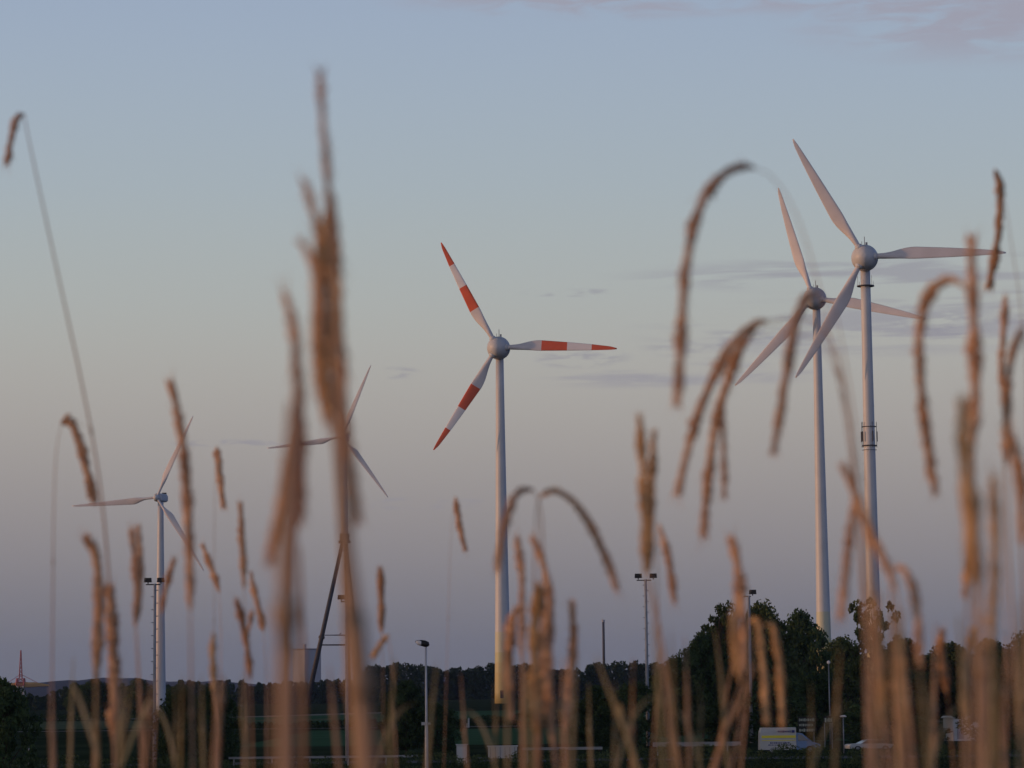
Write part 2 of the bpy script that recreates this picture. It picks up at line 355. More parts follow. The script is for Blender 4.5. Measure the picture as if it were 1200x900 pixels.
def turbine(name, label, hub_px, d, rlen_px, ang0, yaw_deg, rt, rb, style, bands=None, greens=False, ground=None, bandh=2.6):
    yaw = R(yaw_deg); hub = P(hub_px[0], hub_px[1], d); over = 3.6 if style == 'egg' else 3.2
    Lb = rlen_px * d / FPX
    bx = hub.x + over * math.sin(yaw); by = hub.y + over * math.cos(yaw); bz = zg(bx, by) if ground is None else ground
    H = hub.z - bz
    t = empty(name, (bx, by, bz), label, 'wind turbine', 'wind turbines')
    sc = Lb / 35.0
    mb = MB(); topz = H - (2.6 * sc if style == 'egg' else 1.2 * sc)
    if style != 'tripod':
        zs = [0] + [bandh * (i + 1) for i in range(7)] + [topz * q for q in (0.35, 0.5, 0.65, 0.8, 0.9, 1.0)]
        rr = [rt + (rb - rt) * (1 - z / topz) ** 1.25 for z in zs]
        mi = ([5, 4, 4, 3, 2, 1, 1] + [0] * 6) if greens else [0] * 13
        mb.tube([(0, 0, z) for z in zs], rr, 28, mi)
        tw = mb.build('tower', [M['paint'], M['g1'], M['g2'], M['g3'], M['g4'], M['g5']], t, True)
        for z in (topz * 0.36, topz * 0.68):
            q = MB(); q.tube([(0, 0, z - .12), (0, 0, z + .12)], rt + (rb - rt) * (1 - z / topz) ** 1.25 + 0.04, 28); q.build('flange', M['paint'], tw)
        if greens:
            q = MB(); q.box((-0.3, -rb - 0.02, 2.6), (1.0, 0.25, 2.2)); q.build('door', M['dark_steel'], tw)
    else:
        za = P(397, 628, d).z - bz
        mb.tube([(0, 0, za - 2), (0, 0, za + 3), (0, 0, (za + topz) / 2), (0, 0, topz)], [rb, rb, (rb + rt) / 2, rt], 20)
        tw = mb.build('tower', M['paint'], t, True)
        q = MB(); q.tube([(0, 0, za - 1.6), (0, 0, za + 1.0)], rb + 0.5, 20); q.tube([(0, 0, za - 2.4), (0, 0, za - 1.6)], rb + 0.9, 20); q.build('collar', M['dark_steel'], t)
        feet = []
        for fxp, fyo, ww in ((359, -3, 0.9), (422, 16, 0.6), (410, -6, 0.8)):
            fp = P(fxp, 830, d); f = Vector((fp.x - bx, fyo, 0.0)); feet.append(f)
            a = Vector((0.35 * f.x / max(abs(f.x), 1), 0.1 * fyo, za - 0.5))
            q = MB(); q.tube([tuple(f), tuple(f.lerp(a, 0.5)), tuple(a)], [ww, ww * 0.9, ww * 0.72], 14); lg = q.build('leg', M['dark_steel'], t, True)
            q = MB(); q2 = f.lerp(a, 0.40); q3 = f.lerp(a, 0.415); q.tube([tuple(q2), tuple(q3)], ww * 1.25, 14); q.build('flange', M['dark_steel'], lg)
        def onleg(i, zz):
            f = feet[i]; a = Vector((0.35 * f.x / max(abs(f.x), 1), 0, za - 0.5)); u = zz / a.z; return f.lerp(a, u)
        for py, r_ in ((644, 0.10), (744, 0.13), (755.5, 0.22)):
            zz = P(400, py, d).z - bz
            q = MB(); q.tube([tuple(onleg(0, zz)), tuple(onleg(2, zz)), tuple(onleg(1, zz)), tuple(onleg(0, zz))], r_, 6); q.build('cross_brace', M['dark_steel'], t)
    # nacelle and hub
    if style == 'egg':
        s = sc
        nb = MB(); lathe(nb, smprof([(0.95, 3.20), (1.8, 3.38), (3.2, 3.25), (5.2, 2.5), (6.8, 1.35), (7.6, 0.5), (7.8, 0.0)]), yaw); lathe(nb, [(0.95, 3.2), (0.95, 2.6)], yaw)
        nb.v = [(a * s - over * math.sin(yaw), b * s - over * math.cos(yaw), c * s + H) for a, b, c in nb.v]
        na = nb.build('nacelle', M['paint'], t, True)
        hb = MB(); lathe(hb, smprof([(-3.1, 0.0), (-3.0, 0.75), (-2.4, 1.75), (-1.4, 2.55), (-0.3, 3.0), (0.55, 3.16), (0.80, 3.14)]), yaw); lathe(hb, [(0.8, 3.14), (0.8, 2.6), (1.0, 2.6)], yaw)
        hb.v = [(a * s - over * math.sin(yaw), b * s - over * math.cos(yaw), c * s + H) for a, b, c in hb.v]
        hu = hb.build('hub', M['paint'], t, True)
        for k in range(3):
            an = ang0 + k * 2 * math.pi / 3
            q = MB(); q.tube([tuple(Vector(axial(-0.6, math.cos(an) * r_, math.sin(an) * r_, yaw))) for r_ in (2.2, 3.25)], [1.05, 0.92], 18)
            q.v = [(a * s - over * math.sin(yaw), b * s - over * math.cos(yaw), c * s + H) for a, b, c in q.v]; q.build('blade_collar', M['paint'], hu, True)
        q = MB(); ax = axial(3.0 * s, 0, 0, yaw)
        q.tube([(ax[0] - over * math.sin(yaw), ax[1] - over * math.cos(yaw), H + 3.1 * s), (ax[0] - over * math.sin(yaw), ax[1] - over * math.cos(yaw), H + (5.6 if name else 4) * s)], 0.09, 6)
        q.box((ax[0] - over * math.sin(yaw) + 0.5, ax[1] - over * math.cos(yaw), H + 3.7 * s), (0.5, 0.5, 0.9))
        q.tube([(ax[0] - over * math.sin(yaw) - 0.7, ax[1] - over * math.cos(yaw), H + 3.1 * s), (ax[0] - over * math.sin(yaw) - 0.7, ax[1] - over * math.cos(yaw), H + 4.4 * s)], 0.06, 6)
        q.build('wind_sensor', M['steel'], na)
        root0 = -0.6 * s
    else:
        s = sc
        def tf(mb_): mb_.v = [(a * s - over * math.sin(yaw), b * s - over * math.cos(yaw), c * s + H) for a, b, c in mb_.v]
        nb = MB()
        secs = [(0.9, 1.3, 1.3), (1.6, 1.7, 1.6), (7.5, 1.75, 1.65), (9.4, 1.35, 1.25), (9.7, 0.9, 0.9)]
        b0 = 0; n = 16
        for t_, wu, hv in secs:
            for k in range(n):
                a = 2 * math.pi * k / n; cx = math.copysign(abs(math.cos(a)) ** 0.45, math.cos(a)) * wu; cz = math.copysign(abs(math.sin(a)) ** 0.45, math.sin(a)) * hv
                nb.v.append(axial(t_, cx, cz + 0.15, yaw))
        for i in range(len(secs) - 1):
            for k in range(n):
                k2 = (k + 1) % n; nb.f.append((i * n + k, (i + 1) * n + k, (i + 1) * n + k2, i * n + k2)); nb.m.append(0)
        nb.f.append(tuple(range(n))); nb.m.append(0); nb.f.append(tuple(4 * n + k for k in reversed(range(n)))); nb.m.append(0)
        tf(nb); na = nb.build('nacelle', M['paint'], t)
        q = MB(); c = axial(7.9, 0.3, 2.0, yaw); q.box(c, (1.5, 1.2, 0.7), -yaw); tf(q); q.build('cooler', M['black'], na)
        if style == 'tripod':
            q = MB()
            for u in (-1.6, 1.6):
                for t_ in (2.5, 5, 7.5, 9.8): q.tube([axial(t_, u, 1.4, yaw), axial(t_, u, 3.0, yaw)], 0.08, 6)
                for z in (2.2, 3.0): q.tube([axial(2.5, u, z, yaw), axial(9.8, u, z, yaw)], 0.08, 6)
            q.tube([axial(9.8, -1.6, 3.0, yaw), axial(9.8, 1.6, 3.0, yaw)], 0.08, 6)
            tf(q); q.build('railing', M['black'], na)
            q = MB(); q.tube([axial(9.6, 1.6, 1.0, yaw), axial(9.6, 1.6, 7.6, yaw)], 0.10, 6); q.tube([axial(8.6, 0.4, 1.0, yaw), axial(8.6, 0.4, 4.6, yaw)], 0.08, 6); tf(q); q.build('aerial', M['black'], na)
        hb = MB(); lathe(hb, smprof([(-1.6, 0.0), (-1.5, 0.45), (-1.0, 0.95), (-0.2, 1.25), (0.7, 1.3)]), yaw, 20); tf(hb); hu = hb.build('hub', M['paint'], t, True)
        root0 = 0.0
    for k in range(3):
        b = blade_mesh(ang0 + k * 2 * math.pi / 3, Lb, yaw, root0, [(f, c * sc) for f, c in (CH_E if style == 'egg' else CH_V)], bands, 0.07 if style == 'egg' else 0.02)
        b.v = [(x - over * math.sin(yaw), y - over * math.cos(yaw), z + H) for x, y, z in b.v]
        b.build('blade', [M['blade'], M['red'], M['bandwhite']], t, True)
    return t, tw, H, rt, rb, topz
BANDS = [(0.0, 0), (0.37, 1), (0.585, 2), (0.79, 1)]
turbine('wind_turbine', 'white wind turbine with red bands on its three blades, in the middle', (583, 407), 812, 142.5, R(117.3), 9, 1.15, 2.45, 'egg', BANDS, True, bandh=2.9)
TB = turbine('wind_turbine', 'plain white wind turbine with antenna rings on its tower, tallest and farthest right', (1013, 301), 726, 165, R(119.3), 9, 1.25, 1.95, 'egg', None, True)
turbine('wind_turbine', 'plain white turbine with green bands at its foot above the trees, left of the tallest', (953, 349), 877, 139, R(105.9), 21, 1.2, 2.5, 'egg', None, True, ground=zg(90, 877) - 2, bandh=4.1)
turbine('wind_turbine', 'white turbine standing on dark tripod legs, half hidden behind tall rye', (401, 512), 1010, 91, R(67), 9, 0.95, 1.25, 'tripod')
turbine('wind_turbine', 'small white turbine with a boxy nacelle and tube tower, farthest left', (183.5, 583), 770, 105, R(64), 13, 0.78, 1.6, 'box')
# platform and antennas on the tall turbine's tower (parts of it)
t, tw, H, rt, rb, topz = TB
bz = t.location.z
def tr(z): return rt + (rb - rt) * (1 - z / topz) ** 1.25
z1 = P(1015, 333, 726).z - bz
q = MB()
pr = [(tr(z1), z1 - .12), (2.25, z1 - .12), (2.25, z1 + .14), (tr(z1), z1 + .14)]
n = 28; b0 = len(q.v)
for r_, z in pr:
    for k in range(n): a = 2 * math.pi * k / n; q.v.append((r_ * math.cos(a), r_ * math.sin(a), z))
for i in range(3):
    for k in range(n): k2 = (k + 1) % n; q.f.append((i * n + k, i * n + k2, (i + 1) * n + k2, (i + 1) * n + k)); q.m.append(0)
q.build('platform', M['dark_steel'], t)
q = MB()
for k in range(6):
    a = k * math.pi / 3 + 0.2; q.tube([(2.1 * math.cos(a), 2.1 * math.sin(a), z1), (2.1 * math.cos(a), 2.1 * math.sin(a), z1 + (2.6 if k % 2 else 1.4))], 0.045, 6)
    q.build('aerial', M['steel'], t); q = MB()
zt, zb = P(1018, 493, 726).z - bz, P(1018, 521, 726).z - bz
for zz, r_ in ((zb, 0.16), (zb + (zt - zb) * 0.8, 0.09), (zb - 1.1, 0.05)):
    q = MB(); rr = tr(zz) + 0.35
    q.tube([(rr * math.cos(a * math.pi / 12), rr * math.sin(a * math.pi / 12), zz) for a in range(25)], r_, 6); q.build('antenna_ring', M['dark_steel'], t)
for a in (180, 207, 352, 60, 120, 290):
    a = R(a); rr = tr(zb) + 0.42; q = MB()
    q.tube([(rr * math.cos(a), rr * math.sin(a), zb - 0.5), (rr * math.cos(a), rr * math.sin(a), zt)], 0.07, 6)
    q.box((rr * math.cos(a) * 1.06, rr * math.sin(a) * 1.06, (zb * 0.62 + zt * 0.38)), (0.26, 0.26, 2.6), a); q.build('antenna', M['dark_steel'], t)

# bird on the tripod's brace
bp = P(399, 743.2, 1006); mb = MB()
mb.tube([(-.42, 0, .02), (-.2, 0, .16), (0.05, 0, .30), (.16, 0, .44), (.28, 0, .50), (.42, 0, .46)], [.03, .10, .17, .13, .12, .02], 8); mb.tube([(0, 0.03, 0), (0.02, 0.03, .2)], .02, 4)
tag(mb.build('bird', M['feather'], None, True, loc=(bp.x, bp.y, bp.z - 0.05)), 'small dark bird perched on the upper brace of the tripod turbine', 'bird')

# ------------------------------------------------------------------ trees
def leaf_cloud(rs_, centres, radii, per, size, flat=0.8):
    """clumps of small leaf faces; returns verts, faces (numpy)"""
    V = []
    for c, r in zip(centres, radii):
        k = per
        d = rs_.normal(size=(k, 3)); d /= np.linalg.norm(d, axis=1)[:, None]; rr = r * rs_.uniform(0.25, 1.0, (k, 1)) ** 0.6
        p = np.array(c) + d * rr * np.array([1, 1, flat])
        a = rs_.normal(size=(k, 3)); a /= np.linalg.norm(a, axis=1)[:, None]; b = np.cross(a, rs_.normal(size=(k, 3))); b /= np.linalg.norm(b, axis=1)[:, None]
        s = size * rs_.uniform(0.6, 1.3, (k, 1))
        V.append(np.stack([p - a * s, p + b * s * 0.55, p + a * s, p - b * s * 0.55], 1).reshape(-1, 3))
    V = np.concatenate(V); n = len(V) // 4
    return V, np.arange(n * 4).reshape(n, 4)
def np_mesh(name, V, F, mat):
    me = bpy.data.meshes.new(name); me.vertices.add(len(V)); me.vertices.foreach_set('co', V.astype(np.float32).ravel())
    me.loops.add(F.size); me.loops.foreach_set('vertex_index', F.astype(np.int32).ravel())
    me.polygons.add(len(F)); me.polygons.foreach_set('loop_start', np.arange(len(F), dtype=np.int32) * F.shape[1])
    me.materials.append(mat); me.update(calc_edges=True); return me
def tree_proto(seed, h, wdt, nclump, per, leaf, mat, gappy=False, base=0.12):
    rs_ = np.random.default_rng(seed); cs = []; rr = []
    tk = MB(); tk.tube([(0, 0, -0.3), (0.1, 0, h * .3), (-.1, .1, h * .6), (0, 0, h * .88)], [h * .022, h * .017, h * .010, h * .003], 8)
    for i in range(nclump):
        z = rs_.uniform(base, 1.0); prof_ = math.sin(min(1, (z - base + 0.12) / (1.12 - base)) * math.pi) ** 0.55 if not gappy else (0.9 - 0.4 * abs(z - .7))
        a = rs_.uniform(0, 2 * math.pi); q = prof_ * wdt / 2 * math.sqrt(rs_.uniform(0.05, 1)) * rs_.uniform(0.75, 1.12)
        c = (q * math.cos(a), q * math.sin(a), h * z * rs_.uniform(0.93, 1.0)); cs.append(c); rr.append(h * (0.055 if gappy else 0.105) * rs_.uniform(0.55, 1.3))
        if i % (2 if gappy else 4) == 0:
            z0 = max(h * 0.15, c[2] - abs(q) * 0.7 - 0.5); tk.tube([(0, 0, z0), (c[0] * .5, c[1] * .5, (z0 + c[2]) / 2 + .2), c], [h * .007, h * .005, h * .002], 5)
    V, F = leaf_cloud(rs_, cs, rr, per, leaf)
    me = np_mesh('crown', V, F, mat); tm = MB(); o = tk.build('trunk', M['bark']); tmesh = o.data; bpy.data.objects.remove(o)
    return me, tmesh
PROT = [tree_proto(11, 10, 8.5, 150, 130, 0.20, M['leafa']), tree_proto(12, 10, 7.5, 140, 130, 0.20, M['leafb']), tree_proto(13, 10, 7, 110, 80, 0.19, M['leafa'], base=0.03),
        tree_proto(14, 10, 7.0, 60, 70, 0.18, M['leafb'], True, 0.45), tree_proto(15, 10, 10, 140, 80, 0.22, M['leafa'], base=0.02)]
def tree(kind, px, top, d, wpx, label, group=None, name='deciduous_tree'):
    tp = P(px, top, d); z0 = zg(tp.x, d); h = (tp.z - z0); wm = wpx * d / FPX
    natural = (8.5, 7.5, 7, 7, 10)[kind]
    t = empty(name, (tp.x, d, z0), label, 'tree', group); t.rotation_euler = (0, 0, rnd.uniform(0, 6.28)); t.scale = (wm / natural, wm / natural, h / 10)
    c = bpy.data.objects.new('crown', PROT[kind][0]); k = bpy.data.objects.new('trunk', PROT[kind][1])
    for o in (c, k): col.objects.link(o); o.parent = t
    return t
T = [
 # kind, px, top, depth, width px, label
 (4, 5, 800, 150, 90, 'dark rounded tree filling the lower left corner'),
 (2, 212, 806, 222, 62, 'dark bush-like tree just right of the leftmost floodlight mast foot'),
 (2, 250, 803, 228, 66, 'dark low tree at the left edge of the mown field, behind rye stalks'),
 (0, 475, 800, 262, 62, 'dark tree immediately left of the street lamp with the tilted head'),
 (4, 512, 826, 268, 60, 'low dark tree immediately right of the street lamp pole'),
 (0, 702, 806, 270, 74, 'dark tree below the distant thin chimney'),
 (2, 745, 798, 285, 66, 'dark tree in front of the foot of the middle floodlight mast'),
 (1, 790, 775, 300, 70, 'dark tree sloping down left of the big tree group'),
 (0, 822, 745, 330, 66, 'dark tree on the left shoulder of the big tree group'),
 (3, 842, 708, 345, 58, 'airy rounded tree top rising left of the rightmost floodlight mast'),
 (0, 846, 728, 350, 72, 'dense dark tree below the airy tree top'),
 (1, 893, 714, 360, 86, 'broad tall tree directly behind the rightmost floodlight mast'),
 (0, 938, 719, 372, 74, 'tall dark tree in front of the green-banded tower foot'),
 (2, 905, 790, 300, 90, 'low dark tree above the white van'),
 (4, 955, 790, 310, 80, 'low dark tree around the small lettered sign'),
 (1, 985, 752, 390, 70, 'medium tree right of the green-banded tower foot'),
 (3, 1022, 704, 300, 74, 'sparse tree of separate leaf tufts standing against the sky'),
 (0, 1058, 752, 400, 90, 'dark tree right of the sparse tufted tree'),
 (1, 1110, 758, 410, 96, 'dark tree above the white hut'),
 (0, 1160, 752, 400, 84, 'dark tree second from the right edge'),
 (2, 1203, 738, 360, 66, 'dark tree cut by the right edge of the view'),
 (4, 1035, 820, 275, 110, 'low dark tree hanging over the pale parked car'),
 (4, 1175, 815, 260, 110, 'low dark tree at the lower right, beside the white hut'),
 (4, 1075, 845, 262, 80, 'low dark shrubby tree left of the white hut'),
 (4, 850, 822, 280, 80, 'low dark tree left of the rightmost mast foot'),
 (0, 110, 797, 800, 40, 'distant round tree left of the small turbine, behind rye stems'),
 (0, 88, 801, 820, 26, 'small distant tree at the left end of the far row'),
 (1, 163, 797, 830, 34, 'distant tree touching the small turbine foot on its left'),
 (0, 210, 803, 840, 40, 'distant tree touching the small turbine foot on its right'),
]
for k, px, top, d, wpx, lab in T: tree(k, px, top, d, wpx, lab, 'dark trees around the fields')
# far woods: each reads as one mass
def wood(name, label, x0, x1, d, topf, seed, step, leaf, per=200, thick=60, botz=None):
    rs_ = np.random.default_rng(seed); cs = []; rr = []; tk = MB(); px = x0
    while px < x1:
        for row in range(3):
            dd = d + row * thick / 3 + rs_.uniform(-8, 8); tp = P(px + rs_.uniform(-step, step) * .6, topf(px) + rs_.uniform(-2.0, 4.5), dd); z0 = zg(tp.x, dd); h = max(3, tp.z - z0)
            for i in range(9):
                z = (i + 0.3) / 9; wq = (0.30 if z < .3 else 0.34 * (1.25 - z)) * h
                cs.append((tp.x + rs_.normal() * wq * .35, dd + rs_.normal() * wq * .4, z0 + z * h * rs_.uniform(.95, 1.0))); rr.append(h * (0.22 - 0.12 * z))
            tk.tube([(tp.x, dd, z0 - .5), (tp.x, dd, z0 + h * .8)], [h * .02, h * .005], 5)
        px += step
    V, F = leaf_cloud(rs_, cs, rr, per // 5, leaf * 1.15)
    me = np_mesh(name, V, F, M['needle']); o = bpy.data.objects.new(name, me); col.objects.link(o)
    return tag(o, label, 'wood', kind='stuff')
wood('wood', 'long far-off dark wood behind the middle fields', 425, 850, 1120, lambda p: 780 - 6 * sst(650, 820, p) + 3 * math.sin(p * .05) + 1.5 * math.sin(p * .17), 21, 9, 0.55, 240)
wood('wood', 'far-off dark wood behind the left fields', 215, 430, 1250, lambda p: 799 - 3 * sst(330, 430, p) - 10 * sst(405, 440, p) + 1.5 * math.sin(p * .11), 22, 8, 0.55, 240)
wood('wood', 'far-off dark wood left of the small turbine', -30, 220, 1000, lambda p: 815 - 13 * sst(40, 110, p) + 1.5 * math.sin(p * .13), 23, 10, 0.5, 240)
wood('wood', 'far-off dark wood behind the trees on the right', 840, 1290, 1000, lambda p: 768 - 8 * sst(1100, 1200, p) + 2 * math.sin(p * .06), 24, 12, 0.55, 240)
# unseen wood added outside the frame to the left to shade the low ground
def shade_wood():
    rs_ = np.random.default_rng(5); cs = []; rr = []
    for i in range(240):
        y = 50 + i * 2.8; x = -190 + rs_.uniform(-14, 14); h = rs_.uniform(17, 24); z0 = zg(x, y)
        for k in range(5): cs.append((x + rs_.normal() * 1.5, y + rs_.normal() * 1.5, z0 + h * (k + .5) / 5.2)); rr.append(h * .16)
    V, F = leaf_cloud(rs_, cs, rr, 46, 0.9); me = np_mesh('wood', V, F, M['needle']); o = bpy.data.objects.new('wood', me); col.objects.link(o)
    tag(o, 'tall unseen wood added to shade the fields, outside the view on the left', 'wood', kind='stuff')
shade_wood()
# hedge along the road in front
rs_ = np.random.default_rng(9); cs = []; rr = []
for i in range(430):
    x = -55 + i * 0.26; pxx = 600 + x / 205 * FPX
    th = 1.35 + 0.25 * math.sin(x * .7) + 0.25 * math.sin(x * 2.3 + 1) + (0.5 if 700 < pxx < 870 else 0) - (0.35 if 270 < pxx < 470 else 0) + (0.25 if pxx > 870 else 0)
    for k in range(3): cs.append((x + rs_.normal() * .2, 207 + rs_.normal() * .8, zg(x, 207) + th * (k + .4) / 3.2)); rr.append(0.38)
V, F = leaf_cloud(rs_, cs, rr, 42, 0.085); me = np_mesh('hedge', V, F, M['leafb']); o = bpy.data.objects.new('hedge', me); col.objects.link(o)
tag(o, 'low ragged dark green hedge along the bottom edge of the view', 'hedge')
# field margins: dark hedgerows
def row(label, x0, x1, y, h, seed):
    rs_ = np.random.default_rng(seed); cs = []; rr = []; x = x0
    while x < x1:
        hh = h * (1 + .3 * math.sin(x * .21) + .15 * math.sin(x * .9))
        cs.append((x, y + rs_.normal(), zg(x, y) + hh * .45)); rr.append(hh * .55); cs.append((x + .5, y, zg(x, y) + hh * .8)); rr.append(hh * .3); x += 0.9
    V, F = leaf_cloud(rs_, cs, rr, 60, 0.22); me = np_mesh('hedgerow', V, F, M['leafa']); o = bpy.data.objects.new('hedgerow', me); col.objects.link(o); tag(o, label, 'hedge')
row('dark hedgerow across the middle fields, behind the marker post', -12, 75, 452, 2.0, 31)
row('dark hedgerow at the back of the left field', -150, -62, 600, 1.6, 32)
row('dark hedgerow between the two stripes of field left of centre', -46, -22, 448, 1.2, 33)

# ------------------------------------------------------------------ masts and lamps
def base_of(px, d, at=806):
    p = P(px, at, d); return p.x, zg(p.x, d)
def flood_mast(px_top, top, d, label, heads, rungs=True, arm=True):
    p = P(px_top, top, d); x = p.x; z0 = zg(x, d); h = p.z - z0
    t = empty('floodlight_mast', (x, d, z0), label, 'floodlight mast', 'floodlight masts')
    s = d / FPX
    mb = MB(); mb.tube([(0, 0, 0), (0, 0, h * .5), (0, 0, h)], [2.2 * s, 1.8 * s, 1.5 * s], 12); pl = mb.build('pole', M['pole'], t, True)
    if rungs:
        z = 2.5; k = 0
        while z < h - .4:
            q = MB(); q.tube([(-.30 if k % 2 else .0, -.02, z), (.0 if k % 2 else .30, -.02, z)], .04, 5); q.build('step_iron', M['pole'], pl); z += 0.55; k += 1
    if arm:
        q = MB(); q.box((-2.0 * s, 0, h - 1 * s), (17 * s if len(heads) > 1 else 9 * s, 0.12, 0.10)); q.build('cross_arm', M['dark_steel'], t)
    for dx in heads:
        q = MB(); q.box((dx * s, -0.05, h + 4.2 * s), (8.6 * s, .35, 5.2 * s), 0, 0, (0.92, 0.8)); q.box((dx * s, -0.25, h + 4.2 * s), (7.0 * s, .06, 3.6 * s)); hd = q.build('lamp_head', M['black'], t)
        q = MB(); q.box((dx * s, 0.03, h + 1.2 * s), (1.2 * s, 0.08, 2.6 * s)); q.build('bracket', M['dark_steel'], hd)
    return t
flood_mast(181.5, 684, 243, 'tall floodlight mast with climbing irons in front of the small left turbine', (-8, 7))
flood_mast(406, 704, 243, 'floodlight mast beside the tripod turbine legs, mostly hidden by rye', (-6,), False)
flood_mast(756.5, 679, 290, 'tall floodlight mast with climbing irons in the middle right, before low trees', (-8.5, 9))
flood_mast(877.5, 698, 300, 'plain floodlight mast with one head in front of the big tree group', (4.5,), False)
# street lamp with the tilted oval head
d = 130; p = P(499, 757, d); x = p.x; z0 = zg(x, d); h = p.z - z0; s = d / FPX
t = empty('street_lamp', (x, d, z0), 'street lamp with a tilted oval head on a pale pole near the bottom', 'street lamp')
mb = MB(); mb.tube([(0, 0, 0), (0, 0, h * .55), (0, 0, h * .56), (0, 0, h)], [.085, .075, .055, .045], 14); mb.build('pole', M['palesteel'], t, True)
mb = MB(); mb.tube([(x_ * s, 0, h + z_ * s) for x_, z_ in ((3.5, .2), (2, 1.6), (-1, 2.6), (-5, 3.6), (-9, 4.6), (-12, 5.4))], [.05, .13, .15, .14, .10, .03], 14); hd = mb.build('lamp_head', M['black'], t, True)
mb = MB(); mb.tube([(x_ * s, -.03, h + z_ * s) for x_, z_ in ((-3.5, 2.4), (-6, 3.3), (-9, 4.2), (-11.5, 5.0))], [.07, .125, .105, .03], 12); mb.build('lamp_cover', M['lampglass'], hd, True)
mb = MB(); zz = P(499, 848, d).z - z0; mb.box((-0.13, -.06, zz), (.18, .12, .14)); mb.box((.13, -.06, zz), (.12, .12, .1)); mb.build('junction_box', M['white'], t)
def post_lamp(px, top, d, label, flat=False, name='post_lamp'):
    p = P(px, top, d); z0 = zg(p.x, d); h = p.z - z0; s = d / FPX
    t = empty(name, (p.x, d, z0), label, 'lamp', 'small lamps on posts')
    mb = MB(); mb.tube([(0, 0, 0), (0, 0, h)], [1.0 * s, .6 * s], 10); mb.build('pole', M['steel'], t, True)
    mb = MB()
    if flat: mb.tube([(-4 * s, 0, h + .2 * s), (-3 * s, 0, h + .5 * s), (2 * s, 0, h + .7 * s), (4 * s, 0, h + .2 * s)], [.4 * s, 1.3 * s, 1.3 * s, .4 * s], 10)
    else: mb.tube([(0, 0, h - 1.5 * s), (0, 0, h), (0, 0, h + 1.8 * s), (0, 0, h + 3 * s)], [.6 * s, 2.1 * s, 1.9 * s, .4 * s], 12)
    mb.build('lamp_head', M['lampglass'], t, True)
post_lamp(971, 777, 288, 'thin post lamp with a small white globe before the dark trees')
post_lamp(988, 840, 250, 'low lamp with a flat pale head left of the parked car', True)
post_lamp(34, 864, 232, 'low lamp with a flat pale head beside the lower left tree', True)

# ------------------------------------------------------------------ far landmarks
d = 2300; p = P(707, 727, d); z0 = 0
t = empty('chimney', (p.x, d, z0), 'thin distant chimney rising above the far wood', 'chimney')
mb = MB(); mb.tube([(0, 0, 0), (0, 0, p.z * .75), (0, 0, p.z)], [1.2, 1.0, .95], 16); mb.build('shaft', M['dark_steel'], t, True)
mb = MB(); mb.tube([(0, 0, p.z - 1.5), (0, 0, p.z + .5)], 1.2, 16); mb.build('rim', M['concrete'], t)
d = 3800; a, b = P(348, 762, d), P(371, 762, d); wdt = b.x - a.x
t = empty('boiler_house', ((a.x + b.x) / 2, d, 0), 'distant pale power station block beside the rye stems', 'building')
mb = MB(); mb.box((0, 0, a.z / 2), (wdt, wdt * 1.1, a.z), R(38)); mb.build('wall', M['concrete'], t)
mb = MB(); mb.box((0, 0, a.z + 1), (wdt * 1.03, wdt * 1.13, 2), R(38)); mb.build('roof', M['roof'], t)
mb = MB(); mb.tube([(-wdt * .1, 0, a.z + 2), (-wdt * .1, 0, a.z + 8)], 2, 10); mb.build('vent', M['concrete'], t)
# red and white lattice mast with long boom
d = 2000; s = d / FPX; p = P(24.5, 762, d); X = p.x
t = empty('lattice_crane', (X, d, 0), 'distant red lattice crane with a long level boom at the left edge', 'crane')
def zz(py): return P(24.5, py, d).z
def lattice(name, w0, z0, w1, z1, n, r_, mat):
    mb = MB(); cs = []
    for i in range(n + 1):
        u = i / n; ww = w0 + (w1 - w0) * u; z = z0 + (z1 - z0) * u; cs.append([(-ww, -ww, z), (ww, -ww, z), (ww, ww, z), (-ww, ww, z)])
    for k in range(4): mb.tube([c[k] for c in cs], r_, 5)
    for i in range(n):
        for k in range(4):
            k2 = (k + 1) % 4; mb.tube([cs[i][k], cs[i + 1][k2]], r_ * .6, 4); mb.tube([cs[i][k], cs[i][k2]], r_ * .6, 4)
    return mb.build(name, mat, t)
lattice('leg_tower', 4.2 * s, 0, 3.4 * s, zz(804), 4, .5, M['white'])
lattice('head_tower', 4.6 * s, zz(803), 3.8 * s, zz(795), 2, .6, M['masred'])
lattice('mast', 1.7 * s, zz(795), .3 * s, zz(762), 7, .26, M['masred'])
mb = MB(); mb.tube([(-36 * s, 0, zz(806.5)), (-20 * s, 0, zz(804)), (0, 0, zz(803)), (16 * s, 0, zz(802.5)), (33 * s, 0, zz(803.5))], [.6, 1.5, 1.8, 1.8, .6], 6)
mb.tube([(-36 * s, 0, zz(806.5)), (0, 0, zz(799)), (33 * s, 0, zz(803.5))], .4, 5); mb.build('boom', M['ochre'], t)
for sgn, e in ((-1, 806), (1, 803)):
    mb = MB(); mb.tube([(0, 0, zz(790)), (sgn * 22 * s, 0, zz(e - 1.5))], .22, 4); mb.build('stay_cable', M['masred'], t)

